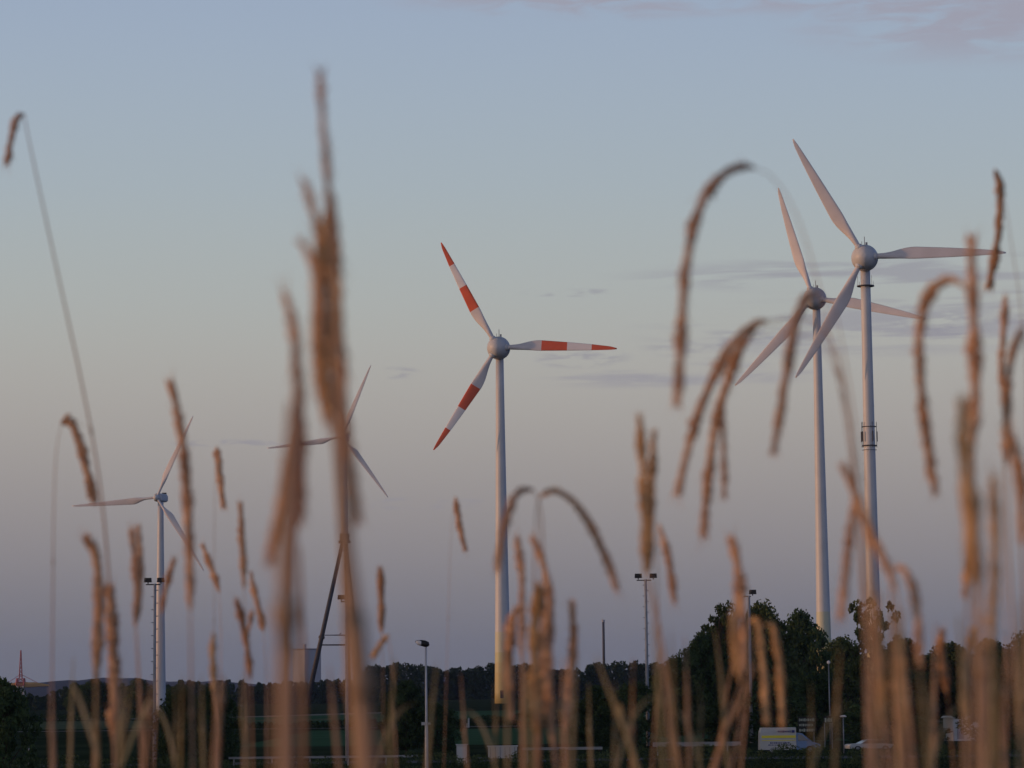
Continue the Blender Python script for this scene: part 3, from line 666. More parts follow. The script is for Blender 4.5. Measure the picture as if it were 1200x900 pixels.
# ------------------------------------------------------------------ things beside the road
# crash barrier
def barrier(label, px0, px1, d, top, thick, name='crash_barrier'):
    a, b = P(px0, top, d), P(px1, top, d); t = empty(name, ((a.x + b.x) / 2, d, zg(0, d)), label, 'barrier', 'roadside barriers'); Ls = b.x - a.x; zt = a.z - zg(0, d); s = d / FPX
    mb = MB(); hh = thick * s
    for k in range(3): mb.box((0, -.04 + (.05 if k == 1 else 0), zt - hh * (k + .5) / 3), (Ls, .06, hh / 3.02))
    mb.build('rail', M['rail'], t)
    x = -Ls / 2 + .4
    while x < Ls / 2:
        q = MB(); q.box((x, .1, zt / 2 - .02), (.10, .12, zt)); q.build('post', M['steel'], t); x += 3.0
barrier('long thin white crash barrier left of centre, under the mown field', 268, 490, 226, 887, 2.6)
barrier('white rail to the right of the pale trailer', 612, 706, 226, 876, 3.2)
barrier('grey rail between the middle trees and the white van', 765, 868, 246, 870, 5)
# pale flatbed trailer
d = 228; s = d / FPX; a, b = P(572, 875, d), P(606, 875, d); g = zg(0, d)
t = empty('box_trailer', ((a.x + b.x) / 2, d, g), 'pale box trailer half hidden by the hedge', 'trailer'); Ls = b.x - a.x; zt = a.z - g
mb = MB(); mb.box((0, 0, (zt + .45) / 2), (Ls, 1.5, zt - .45)); mb.build('box', M['white'], t)
mb = MB()
for i in range(6): mb.box((-Ls / 2 + Ls * (i + .5) / 6, -.77, (zt + .45) / 2), (.05, .04, zt - .5))
mb.build('side_rib', M['steel'], t)
mb = MB(); mb.box((0, 0, zt + .03), (Ls + .15, 1.6, .06)); mb.build('lid', M['white'], t)
for sx_ in (-.3, .3):
    mb = MB(); mb.tube([(sx_, -.72, .3), (sx_, -.5, .3)], .3, 16); mb.build('wheel', M['tyre'], t)
mb = MB(); mb.tube([(-Ls / 2, 0, .5), (-Ls / 2 - 1.0, 0, .45)], .05, 6); mb.build('drawbar', M['steel'], t)
# small white marker posts far out on the path
d = 440; p = P(549, 826, d); g = zg(p.x, d); t = empty('marker_post', (p.x, d, g), 'small white marker post beside the path in the middle field', 'post')
mb = MB(); mb.tube([(0, 0, 0), (0, 0, 1.3), (0.05, 0, 1.5)], [.13, .13, .03], 8); mb.build('post', M['white'], t); mb = MB(); mb.box((-.25, 0, .35), (.14, .14, .7)); mb.build('stub', M['white'], t)
# cars / van
def extrude_profile(mb, prof_, w0, w1, mi=0, cy_=0):
    n = len(prof_); b = len(mb.v)
    for yy, tw_ in ((-1, 0), (1, 1)):
        for x, z, inset in prof_: mb.v.append((x, cy_ + yy * (w0 / 2 - inset), z))
    mb.f.append(tuple(b + i for i in range(n))); mb.f.append(tuple(b + n + i for i in reversed(range(n)))); mb.m += [mi, mi]
    for i in range(n): j = (i + 1) % n; mb.f.append((b + i, b + n + i, b + n + j, b + j)); mb.m.append(mi)
def wheels(t, xs_, r_, w_):
    for x in xs_:
        for y in (-w_ / 2 + .08, w_ / 2 - .08):
            q = MB(); q.tube([(x, y - .1, r_), (x, y + .1, r_)], r_, 20); wh = q.build('wheel', M['tyre'], t)
            q = MB(); q.tube([(x, y - .115, r_), (x, y + .115, r_)], r_ * .58, 14); q.build('rim', M['steel'], wh)
d = 252; a, b = P(889, 853, d), P(960, 853, d); g = zg(0, d); Ls = b.x - a.x
t = empty('parked_van', ((a.x + b.x) / 2, d, g), 'white parked van with a yellow stripe and a blue sloping front', 'van')
x0 = -Ls / 2; H_ = a.z - g; lift = 0.35
mb = MB(); extrude_profile(mb, [(x0, lift, 0), (x0 + .05, H_ * .82, 0), (x0 + .18, H_, .1), (x0 + Ls * .60, H_, .1), (x0 + Ls * .60, lift, 0)], 2.0, 2.0); body = mb.build('cargo_box', M['white'], t)
mb = MB(); extrude_profile(mb, [(x0 + Ls * .602, lift, 0), (x0 + Ls * .602, H_ * .80, .15), (x0 + Ls * .70, H_ * .78, .15), (x0 + Ls * .86, H_ * .46, .05), (x0 + Ls * .99, H_ * .36, .08), (x0 + Ls, lift, 0)], 1.9, 1.9); cab = mb.build('cab', M['blue'], t)
mb = MB(); mb.box((x0 + Ls * .31, -1.008, H_ * .66), (Ls * .56, .012, H_ * .10)); mb.build('yellow_stripe', M['yellow'], body)
mb = MB(); mb.box((x0 + Ls * .31, -1.008, H_ * .52), (Ls * .56, .012, H_ * .025)); mb.build('thin_stripe', M['yellow'], body)
rr_ = random.Random(4); mb = MB(); xx = x0 + Ls * .30
for k in range(8): wq = rr_.uniform(.07, .13); mb.box((xx + wq / 2, -1.008 + .02, H_ * .86), (wq, .05, rr_.uniform(.12, .17))); xx += wq + .05
mb.box((x0 + Ls * .55, -.985, H_ * .86), (.26, .05, .22))
xx = x0 + Ls * .17
for k in range(11): wq = rr_.uniform(.06, .13); mb.box((xx + wq / 2, -1.008, H_ * .42), (wq, .012, rr_.uniform(.08, .15))); xx += wq + .05
xx = x0 + Ls * .14
for k in range(14): wq = rr_.uniform(.06, .12); mb.box((xx + wq / 2, -1.008, H_ * .34), (wq, .012, rr_.uniform(.06, .12))); xx += wq + .05
mb.build('lettering', M['ink'], body)
mb = MB(); mb.add([(x0 + Ls * .63, -.93, H_ * .50), (x0 + Ls * .63, -.84, H_ * .74), (x0 + Ls * .70, -.84, H_ * .72), (x0 + Ls * .80, -.92, H_ * .50)], [(0, 3, 2, 1)]); mb.v += []; mb.build('side_window', M['glass'], cab)
for sg in (-1,):
    p1, p2 = (x0 + Ls * .704 + .03, H_ * .765), (x0 + Ls * .857 + .03, H_ * .475)
    mb = MB(); mb.add([(p1[0], -.72, p1[1]), (p1[0], .72, p1[1]), (p2[0], .82, p2[1]), (p2[0], -.82, p2[1])], [(0, 1, 2, 3)]); mb.build('windscreen', M['glass'], cab)
for y in (-.7, .7): mb = MB(); mb.box((x0 + Ls * .985, y, H_ * .30), (.12, .3, .16)); mb.build('headlight', M['lampglass'], cab)
wheels(t, (x0 + Ls * .2, x0 + Ls * .82), .34, 1.95)
def car(px0, px1, top, d, label, mat, rz):
    a, b = P(px0, top, d), P(px1, top, d); g = zg(0, d); t = empty('parked_car', ((a.x + b.x) / 2, d, g), label, 'car', 'parked cars'); t.rotation_euler = (0, 0, rz)
    k = (a.z - g) / 1.45; L_ = 4.2; mb = MB()
    extrude_profile(mb, [(-2.1, .25, 0), (-2.12, .62, 0), (-1.95, .86, .02), (-.95, .93, .03), (1.25, .93, .03), (2.05, .82, .02), (2.12, .5, 0), (2.1, .25, 0)], 1.7, 1.7); bd = mb.build('body', mat, t)
    mb = MB(); extrude_profile(mb, [(-1.0, .932, .06), (-.35, 1.40, .20), (.2, 1.45, .22), (1.1, 1.40, .20), (1.75, .932, .06)], 1.68, 1.68); gh = mb.build('cabin', M['glass'], t)
    mb = MB(); extrude_profile(mb, [(-.38, 1.41, .20), (.2, 1.47, .21), (1.12, 1.41, .20), (.2, 1.40, .19)], 1.70, 1.70); mb.build('roof', mat, gh)
    for y in (-.6, .6):
        mb = MB(); mb.box((-2.08, y, .66), (.12, .3, .16)); mb.build('headlight', M['lampglass'], bd)
        mb = MB(); mb.box((2.08, y, .7), (.10, .28, .16)); mb.build('tail_light', M['masred'], bd)
    wheels(t, (-1.35, 1.3), .31, 1.7); t.scale = (1, 1, k); return t
car(996, 1040, 867, 262, 'pale silver parked car under the low trees, right of the van', M['white'], R(12))
d = 226; a, b = P(535, 873, d), P(547, 873, d); g = zg(0, d)
t = empty('utility_cabinet', ((a.x + b.x) / 2, d, g), 'small white cabinet showing through the hedge left of the pale trailer', 'cabinet'); ww = b.x - a.x; zt = a.z - g
mb = MB(); mb.box((0, 0, zt / 2), (ww, .45, zt)); bx_ = mb.build('body', M['white'], t)
mb = MB(); mb.box((0, 0, zt + .03), (ww + .12, .6, .06)); mb.build('lid', M['white'], t)
mb = MB(); mb.box((0, -.235, zt * .55), (ww * .8, .02, zt * .7)); mb.build('door', M['brick'], bx_)
# lettered sign behind the van
d = 268
def sign(px0, px1, top, bot, label, rows, seed):
    a, b = P(px0, top, d), P(px1, bot, d); g = zg(0, d); t = empty('lettered_sign', ((a.x + b.x) / 2, d, g), label, 'sign', 'dark signs')
    ww, zt, zb_ = b.x - a.x, a.z - g, b.z - g
    mb = MB(); mb.box((0, 0, (zt + zb_) / 2), (ww, .1, zt - zb_)); pn = mb.build('panel', M['sign'], t)
    r2 = random.Random(seed); mb = MB()
    for k in range(rows):
        z = zt - (zt - zb_) * (k + .6) / rows; xx = -ww / 2 + .1
        while xx < ww / 2 - .2: wq = r2.uniform(.05, .16); mb.box((xx + wq / 2, -.06, z), (wq, .02, (zt - zb_) / rows * r2.uniform(.35, .6))); xx += wq + .06
    mb.build('lettering', M['signtext'], pn)
    for sx_ in (-ww * .4, ww * .4): mb = MB(); mb.tube([(sx_, .08, 0), (sx_, .08, zt)], .04, 8); mb.build('post', M['steel'], t)
sign(935, 956, 840, 858, 'dark sign with rows of pale lettering behind the van', 3, 1)
sign(965, 976, 839, 847, 'small dark sign with pale marks right of the larger sign', 1, 2)
# white hut
d = 300; a, b = P(1109, 838, d), P(1146, 838, d); g = zg(0, d); ww = b.x - a.x; zt = a.z - g
t = empty('hut', ((a.x + b.x) / 2, d, g), 'small white hut among dark trees at the lower right', 'hut'); t.rotation_euler = (0, 0, R(18))
mb = MB(); mb.box((0, 0, (zt - .3) / 2), (ww, 2.2, zt - .3)); wl = mb.build('wall', M['brick'], t)
mb = MB(); mb.box((0, 0, zt - .18), (ww + .4, 2.7, .22), 0, 0, (.92, .8)); mb.build('roof', M['brick'], t)
mb = MB(); mb.box((.35, -1.11, zt * .72), (.5, .06, .4)); mb.build('window', M['glass'], wl)
mb = MB(); mb.box((-.8, -1.11, zt * .42), (.8, .06, zt * .7)); mb.build('door', M['steel'], wl)

# ------------------------------------------------------------------ rye in the foreground
def catmull(pts, n):
    pts = [Vector(p) for p in pts]; o_ = []
    for i in range(len(pts) - 1):
        p0 = pts[max(i - 1, 0)]; p1 = pts[i]; p2 = pts[i + 1]; p3 = pts[min(i + 2, len(pts) - 1)]
        for k in range(n):
            u = k / n; o_.append(0.5 * (2 * p1 + (p2 - p0) * u + (2 * p0 - 5 * p1 + 4 * p2 - p3) * u * u + (3 * p1 - p0 - 3 * p2 + p3) * u ** 3))
    o_.append(pts[-1]); return o_
def resample(pts, step):
    o_ = [pts[0]]; acc = 0
    for a, b in zip(pts, pts[1:]):
        l = (b - a).length
        if l < 1e-9: continue
        while acc + l >= step:
            u = (step - acc) / l; a = a.lerp(b, u); o_.append(a.copy()); l = (b - a).length; acc = 0
            if l < 1e-9: break
        acc += l
    if (o_[-1] - pts[-1]).length > step * .3: o_.append(pts[-1])
    return o_
def make_ear(path, wm, t, mat, rg):
    """a rye ear: a core with overlapping husked grains in rows and short awns; path from stem to tip"""
    mb = MB(); pth = resample(catmull(path, 8), 0.0030); n = len(pth)
    core = [wm * 0.34 * min(1, .5 + i * .1) * (1 - .35 * max(0, i / n - .8) / .2) for i in range(n)]; ph = rg.uniform(0, 6); fq = rg.uniform(.45, .8); am = rg.uniform(.12, .32); mb.tube(pth, core, 6)
    side = None
    for i in range(1, n):
        u = i / (n - 1); tdir = (pth[min(i + 1, n - 1)] - pth[i - 1]).normalized()
        if side is None: side = Vector((rg.uniform(-1, 1), rg.uniform(-1, 1), rg.uniform(-1, 1)))
        side = (side - tdir * side.dot(tdir)).normalized(); oth = tdir.cross(side)
        env = min(1, 0.55 + u * 3) * (1 - 0.3 * max(0, u - .8) / .2) * (1 + am * math.sin(i * fq + ph) + .12 * math.sin(i * .23 + ph * 2))
        for k in range(3):
            a = 1.13 * i + k * 2.09 + rg.uniform(-.4, .4)
            o_ = side * math.cos(a) + oth * math.sin(a); o2 = tdir.cross(o_)
            c = pth[i] + o_ * wm * .30 * env * rg.uniform(.7, 1.2); ln = min(.008, wm * 1.1) * rg.uniform(.85, 1.2); wd = wm * .24 * env
            d_ = (tdir + o_ * .30 * rg.uniform(.5, 1.3)).normalized()
            a0 = c - d_ * ln * .35; m_ = c + d_ * ln * .1; e = c + d_ * ln * .62
            mb.add([a0, m_ + o_ * wd, m_ + o2 * wd, m_ - o_ * wd, m_ - o2 * wd, e], [(0, 2, 1), (0, 3, 2), (0, 4, 3), (0, 1, 4), (5, 1, 2), (5, 2, 3), (5, 3, 4), (5, 4, 1)])
            if i % 3 == 0:
                e2 = e + (d_ + o_ * .12).normalized() * rg.uniform(.003, .009); w2 = .00022
                mb.add([e + o_ * w2, e + o2 * w2, e - o_ * w2 - o2 * w2, e2], [(0, 1, 3), (1, 2, 3), (2, 0, 3)])
    return mb.build('ear', mat, t)
NP = 0
def rye(label, d, ear=None, wpx=10, stem=None, smm=2.4, green=False, gold=False, leaf=None, group=None, drift=0.06, bend=0):
    """ear: photo pixels from where it joins the stem to its tip; stem: pixels from the joint down"""
    global NP
    NP += 1; rg = random.Random(1000 + NP)
    blur = 5.5e-3 * FPX / d
    if d > 0.8: smm *= 0.78
    stem = list(stem or [])
    joint = ear[0] if ear else stem[0]
    pxs = [joint] + (stem if ear else stem[1:])
    k = len(pxs); dr = rg.uniform(-drift, drift) * d
    w_ = [P(px, py, d + dr * i / max(1, k)) for i, (px, py) in enumerate(pxs)]
    last = w_[-1]; dirn = (w_[-1] - w_[-2]).normalized() if k > 1 else Vector((0, 0, -1))
    if dirn.z > -0.3: dirn = Vector((0, 0, -1))
    foot_xy = last + dirn * 0.5; gx, gy = foot_xy.x + rg.uniform(-.05, .05), foot_xy.y + rg.uniform(-.05, .1); gz = zg(gx, gy)
    mid = last + dirn * ((last.z - gz) * .4); w_ += [mid, Vector((gx, gy, gz - 0.02))]
    pth = catmull(w_, 6)
    foot = Vector((gx, gy, gz))
    t = empty('rye_plant', foot, label, 'rye', group)
    tot = len(pth); rad = [smm / 2000 * (0.42 + 0.58 * min(1, i / tot * 1.7)) for i in range(tot)]
    if not ear: rad = [smm / 2000 * (0.25 + 0.75 * min(1, i / tot * 3)) for i in range(tot)]
    mb = MB(); mb.tube([q - foot for q in pth], rad, 7)
    for f in (0.45, 0.72):
        i = int(tot * f); c = pth[i] - foot; dd = (pth[i + 1] - pth[i - 1]).normalized() * .003; mb.tube([c - dd, c + dd], rad[i] * 1.5, 8)
    mb.build('stem', M['straw_b' if green else 'straw_a'], t, True)
    if ear:
        wm = max(0.0036, (wpx * 1.32 - 0.28 * blur) / FPX * d)
        ep = [P(px, py, d - dr * .15 * i) - foot for i, (px, py) in enumerate(ear)]
        make_ear(ep, wm, t, M['ear_b' if gold else 'ear_a'], rg)
    if leaf:
        pts = catmull([P(px, py, d) - foot for px, py in leaf], 6); mb = MB(); n = len(pts)
        for i, q in enumerate(pts):
            u = i / (n - 1); ww = 0.0013 * max(0.05, math.sin(min(1, u * .9 + .08) * math.pi)) ** .6
            for sx_, yy in ((-1, 0), (0, .0012), (1, 0)): mb.v.append((q.x + sx_ * ww * .8, q.y + sx_ * ww * .5 + yy, q.z))
        for i in range(n - 1):
            for k_ in range(2): mb.f.append((i * 3 + k_, i * 3 + k_ + 1, i * 3 + k_ + 4, i * 3 + k_ + 3)); mb.m.append(0)
        mb.build('leaf', M['straw_b'], t, True)
    return t
#RYE
exec_rye = True
rye('tall rye with a small hooked ear at the far upper left, its stem sweeping down', 2.0, [(28, 134), (20, 138), (14, 158), (8, 191)], 9, [(33, 160), (48, 230), (72, 340), (96, 450), (116, 560), (128, 680), (132, 780), (134, 905)], 2.2)
rye('ear drooping right across the left blade of the small turbine', 2.2, [(72, 497), (82, 492), (92, 515), (101, 548), (110, 585)], 11, [(66, 530), (63, 600), (62, 700), (60, 905)], 1.5)
rye('rye ear with a hooked tip under the left blade of the small turbine', 1.9, [(112, 800), (115, 740), (116, 690), (112, 650), (102, 632)], 12, [(112, 850), (110, 905)], 3.0)
rye('rust brown rye ear beginning below the swept upper left stem', 2.0, [(134, 870), (134, 800), (132, 740), (128, 690)], 13, [(134, 905)], 3.0)
rye('left of two close ears just left of the small turbine tower', 2.1, [(158, 735), (160, 700), (158, 660), (154, 622)], 8, [(162, 800), (166, 905)], 1.8)
rye('right of two close ears just left of the small turbine tower', 2.2, [(160, 730), (164, 690), (164, 650), (162, 618)], 8, [(164, 800), (170, 905)], 1.8)
rye('ear leaning right beside the left floodlight mast head', 2.3, [(189, 720), (194, 692), (199, 672), (204, 656)], 7, [(186, 780), (180, 905)], 1.8)
rye('long rye ear passing over the right-hand blades of the small turbine', 1.7, [(223, 715), (222, 650), (219, 580), (214, 520), (207, 478), (200, 450)], 12, [(224, 790), (226, 905)], 2.4)
rye('short dark ear leaning left between the small turbine and the tripod turbine', 2.9, [(257, 694), (250, 672), (238, 640)], 7, [(259, 760), (256, 905)], 1.4)
rye('small narrow ear hanging free above the others near the left', 2.8, [(254, 524), (256, 545), (259, 568), (262, 594)], 8, [(252, 560), (251, 700), (252, 905)], 0.9)
rye('upright ear with its tip right of the small hanging ear', 2.4, [(286, 690), (285, 655), (283, 625), (282, 592)], 8, [(289, 780), (291, 905)], 1.6)
rye('dark ear leaning left, lowest of the fan left of the tripod turbine', 2.6, [(309, 740), (304, 716), (299, 696), (294, 672)], 7, [(312, 800), (312, 905)], 1.4)
rye('ear of the lower fan with its tip highest at left', 2.4, [(294, 795), (290, 760), (284, 728), (278, 705)], 8, [(296, 850), (297, 905)], 1.8)
rye('short ear of the lower fan crossing its neighbour', 2.5, [(288, 752), (292, 735), (295, 718)], 6, [(286, 800), (284, 905)], 1.4)
rye('golden stub ear standing beside the dark low tree at left', 2.2, [(250, 810), (250, 785), (249, 765), (250, 745)], 8, [(254, 850), (256, 905)], 3.2, gold=True)
# tall pair of bundles before the tripod turbine
rye('tallest rye ear in the view, its tip near the top of the sky', 1.05, [(386, 330), (387, 270), (383, 200), (379, 150), (375, 86)], 12, [(390, 420), (401, 520), (407, 640), (415, 780), (429, 905)], 3.6)
rye('ear with hooked tip just below the tallest ear tip', 1.05, [(377, 330), (374, 290), (368, 250), (357, 216)], 11, [(384, 420), (397, 520), (403, 640), (411, 780), (423, 905)], 2.4)
rye('second hooked ear below the tallest ear tip', 1.0, [(374, 400), (374, 360), (368, 320), (362, 298), (353, 284)], 9, [(391, 520), (401, 640), (409, 780), (419, 905)], 2.4)
rye('golden thick ear in the core of the tall bundle', 1.0, [(382, 250), (379, 300), (377, 360), (379, 420), (384, 480)], 18, [(389, 300), (396, 500), (404, 660), (420, 905)], 2.6, gold=True)
rye('drooping ear in the tall bundle hanging against the tripod turbine rotor', 1.05, [(389, 225), (392, 260), (396, 300), (394, 340), (386, 400), (380, 470)], 8, [(392, 330), (403, 520), (411, 700), (431, 905)], 2.2)
rye('ear right of the tall bundle covering the hub of the tripod turbine', 1.0, [(402, 395), (403, 430), (404, 480), (412, 540), (419, 608)], 11, [(396, 420), (403, 560), (407, 700), (427, 905)], 2.6)
rye('golden ear between the tall bundle and the hub of the tripod turbine', 1.05, [(403, 560), (397, 500), (394, 440), (393, 400)], 10, [(407, 660), (419, 790), (433, 905)], 3.6, gold=True)
rye('pale ear between the tall bundle and the left clump, hanging lowest', 1.05, [(372, 330), (368, 380), (372, 430), (382, 492)], 8, [(384, 420), (394, 560), (406, 740), (424, 905)], 2.0)
rye('ear hanging at the right side of the golden core of the tall bundle', 1.0, [(388, 280), (396, 330), (397, 380), (392, 430)], 9, [(392, 420), (402, 600), (414, 780), (426, 905)], 2.0, gold=True)
rye('ear with hooked tip left of the tall bundle', 1.0, [(348, 560), (350, 500), (349, 440), (345, 390), (334, 345)], 14, [(344, 640), (338, 760), (336, 905)], 5.2)
rye('ear hanging down left across the left blade of the tripod turbine', 1.0, [(346, 470), (338, 530), (328, 590), (316, 656)], 14, [(350, 500), (342, 640), (334, 780), (332, 905)], 3.0)
rye('ear hanging down right of the lighter stem left of the tripod turbine', 1.0, [(343, 400), (351, 470), (354, 540), (352, 612)], 14, [(346, 480), (342, 640), (340, 905)], 2.6)
rye('very near straw stalk without ear left of the tripod turbine', 0.72, None, 0, [(341, 470), (338, 560), (336, 650), (335, 760), (334, 905)], 4.6)
rye('very near straw stalk without ear covering the right leg of the tripod turbine', 0.72, None, 0, [(404, 540), (408, 640), (417, 740), (425, 830), (430, 905)], 4.6)
rye('thin near straw stalk rising left of the red banded turbine', 1.2, None, 0, [(352, 640), (354, 720), (356, 800), (357, 905)], 3.0)
rye('small upright ear right of the tripod turbine legs', 2.6, [(447, 742), (447, 710), (446, 668)], 8, [(449, 800), (449, 905)], 1.4)
rye('short orange ear tipped over below the small upright ear', 2.4, [(455, 744), (448, 752), (438, 768)], 8, [(460, 790), (465, 905)], 1.6, gold=True)
rye('little ear hanging alone left of the red banded turbine tower', 2.9, [(534, 583), (536, 600), (539, 620), (545, 643)], 7, [(529, 620), (526, 700), (520, 905)], 0.8)
rye('arched ear hanging across the red banded turbine tower', 1.7, [(624, 574), (612, 574), (600, 588), (590, 622), (583, 665)], 10, [(632, 590), (636, 640), (634, 760), (632, 905)], 1.8)
rye('arched ear right of the red banded turbine, drooping right', 1.7, [(633, 582), (650, 575), (672, 588), (692, 616), (708, 648), (723, 690)], 10, [(629, 600), (626, 680), (628, 800), (628, 905)], 1.8)
rye('upright ear just right of the red banded turbine tower, above the wood', 1.9, [(611, 770), (612, 720), (611, 670), (606, 632)], 9, [(612, 840), (612, 905)], 2.6)
rye('leaning ear with its tip bent left, right of the red banded turbine tower', 1.8, [(645, 760), (645, 710), (638, 665), (625, 632)], 10, [(648, 830), (652, 905)], 2.6)
rye('dark brown ear hanging before the wood beside the lit tower foot', 1.8, [(606, 710), (598, 735), (596, 780), (598, 838)], 12, [(612, 740), (614, 905)], 2.2)
rye('ear in the heart of the clump right of the red banded tower', 1.7, [(630, 860), (628, 800), (626, 740), (632, 690)], 14, [(632, 905)], 3.2, gold=True)
rye('second ear in the clump right of the red banded tower, leaning right', 1.7, [(648, 870), (642, 810), (640, 760), (642, 715)], 13, [(652, 905)], 3.0)
rye('ear with its tip up, rightmost of the clump beside the red banded tower', 1.9, [(662, 860), (668, 800), (672, 750), (670, 706)], 10, [(660, 905)], 2.2)
rye('thick twin-tipped ear above the middle floodlight mast, left tip', 1.5, [(756, 672), (756, 620), (754, 560), (749, 488)], 12, [(768, 730), (782, 820), (790, 905)], 2.6, gold=True)
rye('thick twin-tipped ear above the middle floodlight mast, right tip', 1.6, [(760, 670), (763, 620), (764, 560), (766, 508)], 10, [(774, 740), (788, 830), (798, 905)], 2.6, gold=True)
rye('dark ear hanging right of the middle floodlight mast', 1.9, [(772, 614), (780, 640), (786, 670), (790, 704)], 9, [(770, 660), (772, 780), (764, 905)], 1.6)
rye('great arched ear curving down left of the two right turbines', 1.35, [(884, 197), (868, 195), (848, 205), (828, 228), (812, 268), (802, 330), (798, 400), (794, 472)], 13, [(905, 208), (932, 250), (958, 330), (982, 440), (1000, 560), (1012, 720), (1016, 905)], 1.14)
rye('arched ear below the great arch, reaching lowest left', 1.5, [(900, 376), (884, 380), (866, 394), (846, 424), (824, 470), (808, 520), (795, 576)], 12, [(930, 372), (960, 380), (985, 430), (1000, 540), (1010, 700), (1020, 905)], 1.44)
rye('ear of the middle arch hanging straight with the lowest tip', 1.5, [(886, 384), (868, 408), (852, 450), (838, 500), (830, 560), (825, 626)], 12, [(924, 376), (962, 392), (990, 460), (1006, 590), (1016, 740), (1024, 905)], 1.08)
rye('short ear hanging in the middle arch', 1.55, [(856, 440), (846, 470), (848, 520), (849, 582)], 9, [(880, 400), (920, 386), (966, 410), (996, 500), (1010, 640), (1030, 905)], 0.84)
rye('arched ear crossing the lower blade of the turbine left of the tallest', 1.5, [(962, 345), (946, 348), (934, 372), (926, 410), (918, 460), (907, 528)], 12, [(978, 366), (992, 430), (1008, 540), (1026, 690), (1040, 905)], 1.20)
rye('dark ear before the rightmost floodlight mast, tip bent left', 1.6, [(872, 790), (872, 740), (868, 690), (864, 660), (857, 632)], 12, [(852, 850), (838, 905)], 2.2)
rye('golden ear crossing the rightmost floodlight mast low down', 1.6, [(868, 800), (862, 760), (860, 730), (868, 700)], 12, [(868, 850), (856, 905)], 2.0, gold=True)
rye('left of two pale nodding ears before the big trees', 1.9, [(880, 728), (888, 730), (892, 760), (896, 800), (898, 846)], 9, [(868, 745), (854, 800), (838, 905)], 2.0, gold=True)
rye('right of two pale nodding ears before the big trees', 1.9, [(898, 732), (905, 732), (911, 760), (915, 800), (917, 848)], 9, [(888, 742), (878, 800), (868, 905)], 2.0, gold=True)
rye('slender ear hanging high at the right edge of the sky', 2.1, [(1166, 199), (1172, 220), (1171, 260), (1166, 300), (1159, 336)], 10, [(1176, 230), (1186, 290), (1197, 370), (1203, 480), (1204, 905)], 1.1)
rye('short ear at the right, below the slender hanging ear', 1.9, [(1174, 455), (1173, 430), (1176, 390), (1178, 350)], 9, [(1176, 560), (1178, 760), (1180, 905)], 1.4)
rye('curved ear close to the right edge with its tip leaning right', 1.5, [(1180, 544), (1180, 500), (1180, 450), (1186, 415), (1196, 388)], 12, [(1182, 640), (1190, 780), (1196, 905)], 2.4)
rye('ear on the extreme right edge at mid height', 1.3, [(1198, 640), (1197, 590), (1194, 550), (1187, 515)], 13, [(1202, 740), (1206, 905)], 2.6)
rye('looped ear right of the tallest turbine, arching over and down', 1.35, [(1130, 336), (1118, 328), (1100, 333), (1084, 356), (1077, 400), (1080, 460), (1087, 520), (1095, 574)], 13, [(1138, 370), (1142, 450), (1140, 560), (1146, 720), (1150, 905)], 1.20)
rye('tall straight upright ear beside the looped ear', 1.25, [(1141, 520), (1143, 450), (1141, 380), (1139, 320), (1139, 282)], 15, [(1142, 620), (1146, 760), (1148, 905)], 3.0)
rye('thick golden ear in the stout sheaf at right', 1.0, [(1146, 690), (1140, 620), (1132, 550), (1128, 475)], 20, [(1150, 800), (1152, 905)], 3.2, gold=True)
rye('ear of the stout sheaf at right with the blunt left tip', 1.05, [(1136, 680), (1134, 620), (1130, 560), (1130, 500)], 11, [(1134, 800), (1132, 905)], 3.0, gold=True)
rye('ear of the stout sheaf at right with the tip leaning right', 1.1, [(1160, 760), (1164, 700), (1166, 630), (1164, 560)], 13, [(1156, 830), (1152, 905)], 3.0, gold=True)
rye('thin dark ear hanging from the left side of the stout sheaf', 1.5, [(1138, 600), (1134, 640), (1132, 670), (1131, 698)], 9, [(1146, 700), (1150, 905)], 1.6)
rye('dark ear slanting from upper left below the tallest turbine', 1.35, [(1050, 692), (1038, 660), (1018, 620), (1002, 580), (988, 545)], 12, [(1062, 790), (1072, 905)], 2.6)
rye('ear hanging left from the crossing below the tallest turbine', 1.4, [(1004, 574), (998, 610), (992, 660), (986, 722)], 11, [(1012, 600), (1022, 720), (1032, 905)], 2.2)
rye('arched ear right of the crossing below the tallest turbine', 1.4, [(1048, 668), (1058, 666), (1070, 690), (1076, 730), (1078, 775)], 11, [(1044, 700), (1048, 800), (1054, 905)], 2.4)
rye('blurred ear hiding the foot of the tallest turbine, left one', 1.0, [(1040, 850), (1034, 790), (1028, 740), (1026, 700)], 13, [(1042, 905)], 3.0, gold=True)
rye('blurred ear hiding the foot of the tallest turbine, right one', 1.0, [(1060, 860), (1056, 810), (1054, 770), (1052, 720)], 13, [(1064, 905)], 3.0, gold=True)
rye('tiny ear between the looped ear and the stout sheaf, low down', 1.9, [(1110, 812), (1107, 790), (1103, 765), (1104, 740)], 10, [(1114, 850), (1118, 905)], 2.0)
rye('ear low at the right, tip just left of the sheaf foot', 1.7, [(1132, 850), (1130, 810), (1134, 770), (1140, 740)], 10, [(1132, 905)], 2.2, gold=True)
rye('leafy green stem at lower left with a blade slanting up right', 1.7, None, 0, [(146, 790), (142, 840), (140, 905)], 3.2, green=True, leaf=[(142, 900), (156, 862), (170, 832), (182, 800)])
rye('leafy green stem at lower left with a blade slanting up left', 1.6, None, 0, [(112, 770), (113, 840), (114, 905)], 3.2, green=True, leaf=[(116, 890), (104, 852), (94, 822), (84, 800)])
rye('slanting green stalk crossing low trees left of the middle mast', 1.5, None, 0, [(698, 768), (716, 815), (738, 870), (748, 905)], 3.0, green=True)
rye('slanting stalk leaning right before the big trees', 1.5, None, 0, [(886, 775), (866, 825), (846, 870), (834, 905)], 2.8)
